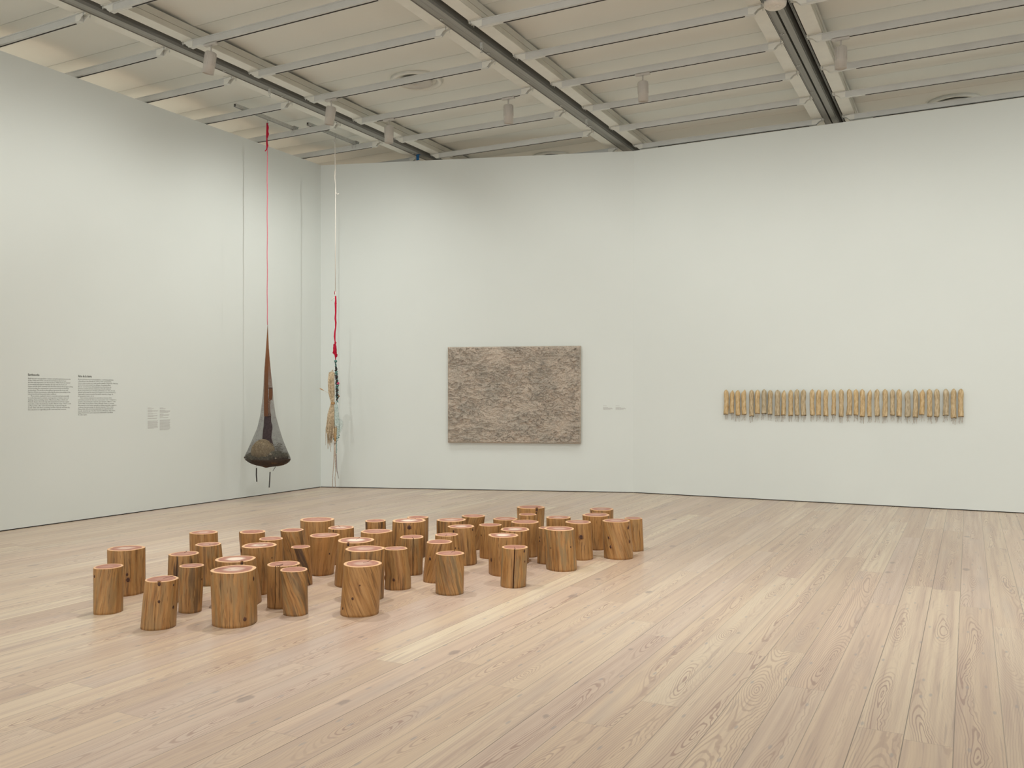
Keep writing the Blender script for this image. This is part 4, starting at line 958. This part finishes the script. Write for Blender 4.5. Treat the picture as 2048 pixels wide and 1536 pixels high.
ES = ["El arte de la tierra y el conceptualismo\u2014corrientes art\u00edsticas","y filos\u00f3ficas de las d\u00e9cadas de 1960 y 1970\u2014propusieron","nuevos marcos para ver y vivir nuestro planeta compartido. Mientras",
 "el arte de la tierra invit\u00f3 a un di\u00e1logo conceptual y f\u00edsico","directo con las formas de la naturaleza y el territorio, las","pr\u00e1cticas actuales piensan el planeta y el medio ambiente",
 "desde perspectivas poscoloniales y feministas. Las obras de esta","galer\u00eda representan las ra\u00edces y los legados de estos movimientos,","explorando la interconexi\u00f3n del mundo natural y el lugar de",
 "la humanidad dentro de \u00e9l.","      Estos artistas enfatizan los materiales y sistemas de la","naturaleza a trav\u00e9s de obras que se presentan como contrapuntos","art\u00edsticos al pensamiento centrado en lo humano. Algunos, como",
 "Carlos Villa, Donna Nasso Clark y Michelle Stuart, se acercan","directamente a las formas naturales y utilizan materiales org\u00e1nicos","o alteran el propio paisaje de diversas maneras. Otros, como",
 "Maren Holt, ofrecen formas ambientales de experimentar el","mundo, mientras que Carolina Caycedo y Brian Jay, entre otros,","dirigen la atenci\u00f3n a preocupaciones ambientales espec\u00edficas","de cada regi\u00f3n."]
def wall_text(px0, px1, py_head, py_body, py_end, head, lines, hw_px, label):
    p = left_wall_pt(px0, py_head); q = left_wall_pt(px1, py_head)
    root = bpy.data.objects.new('wall_text', None); link(root); root.matrix_world = frame_at(p, Lu, Ln_); tag(root, label, 'wall text', 'black wall texts on the left wall')
    hx = left_wall_pt(hw_px, py_head).y - p.y; pb = left_wall_pt(px0, py_body); pe = left_wall_pt(px0, py_end); p5 = left_wall_pt(px0, py_head+4.9)
    put_text(head, .03, 'heading', M['ink'], root, 0, 0, hx, p.z-p5.z, bold=.0006)
    put_text("\n".join(lines), .0165, 'body_text', M['ink_body'], root, 0, -(p.z-pb.z), q.y-p.y, pb.z-pe.z, bold=-.00012)
wall_text(56, 145.5, 746.8, 755.2, 821.5, 'Earthworks', EN, 79, 'English wall text headed Earthworks, left of the Spanish one on the left wall')
wall_text(156.2, 236, 749.6, 757.2, 831.5, 'Arte de la tierra', ES, 183.5, 'Spanish wall text headed Arte de la tierra, right of the English one')
def small_label(p0, u, n, w_, rows_, total_h, label, group):
    """tiny label too small to read: rows of grey print"""
    root = bpy.data.objects.new('object_label', None); link(root); root.matrix_world = frame_at(p0, u, n); tag(root, label, 'wall label', group)
    MB().box(-.012, w_+.012, -total_h-.012, .012, .0003, .0011).build('label_film', M['paper'], root)
    g = MB(); rnd = random.Random(int(p0.z*1000) + int(w_*1e4)); nr = len(rows_); lh = total_h/nr
    for i, ln in enumerate(rows_):
        if not ln: continue
        x = 0; y = -i*lh
        while x < w_*ln:
            ww = min(rnd.uniform(.006, .020), w_*ln-x)
            if ww > .002: g.box(x, x+ww, y-lh*.62, y-lh*.12, .0011, .0014)
            x += ww + .003
    g.build('print_rows', M['ink2'], root)
pa = left_wall_pt(295.3, 815.3); pbx = left_wall_pt(316.3, 815.3); pz = left_wall_pt(295.3, 858)
rows1 = [.35,.6,0,.4,1,.95,.4,0,.9,.5,0,.95,.9,.55,0,.9,.85,0,0] + [1,.9,.95,1,.92,.97,.9,.95,1,.93,.96,.6]
small_label(pa, Lu, Ln_, pbx.y-pa.y, rows1, pa.z-pz.z, 'small grey printed label, nearer the wall texts, left of the hanging net', 'small labels on the left wall')
pa = left_wall_pt(319.4, 815.3); pbx = left_wall_pt(340.6, 815.3); pz = left_wall_pt(319.4, 861)
rows2 = [.35,.55,0,.5,1,.95,.8,0,.35,.9,.85,.3,0,.8,0,0] + [1,.95,.9,1,.96,.9,1,.93,.98,.95,1,.9,.97,.85]
small_label(pa, Lu, Ln_, pbx.y-pa.y, rows2, pa.z-pz.z, 'small grey printed label, the one nearer the hanging net', 'small labels on the left wall')
for px0, px1, lab in ((1206.5, 1226, 'tiny pale label right beside the relief panel'), (1231.5, 1252, 'tiny pale label farther from the relief panel, by the wall bend')):
    pa = on_angled(px0, 811.2, .001); pbx = on_angled(px1, 811.2, .001); pz = on_angled(px0, 820, .001)
    small_label(pa, wu, wn, (pbx-pa).length, [.35, 0, .5, .9, 1, .75], pa.z-pz.z, lab, 'tiny labels right of the relief panel')
# ------------------------------------------------------------------ camera + view
cam = bpy.data.cameras.new('camera'); cam.sensor_width = 36; cam.sensor_fit = 'HORIZONTAL'; cam.lens = F/2048*36; cam.shift_x = 0; cam.shift_y = (HY-768)/2048
co = bpy.data.objects.new('camera', cam); co.location = (0, 0, EYE); co.rotation_euler = (PI/2, 0, A); link(co); cam.clip_end = 200
sc = bpy.context.scene; sc.camera = co
sc.view_settings.view_transform = 'Standard'; sc.view_settings.look = 'None'; sc.view_settings.gamma = 1; sc.view_settings.use_curve_mapping = False
sc.view_settings.exposure = 0.45
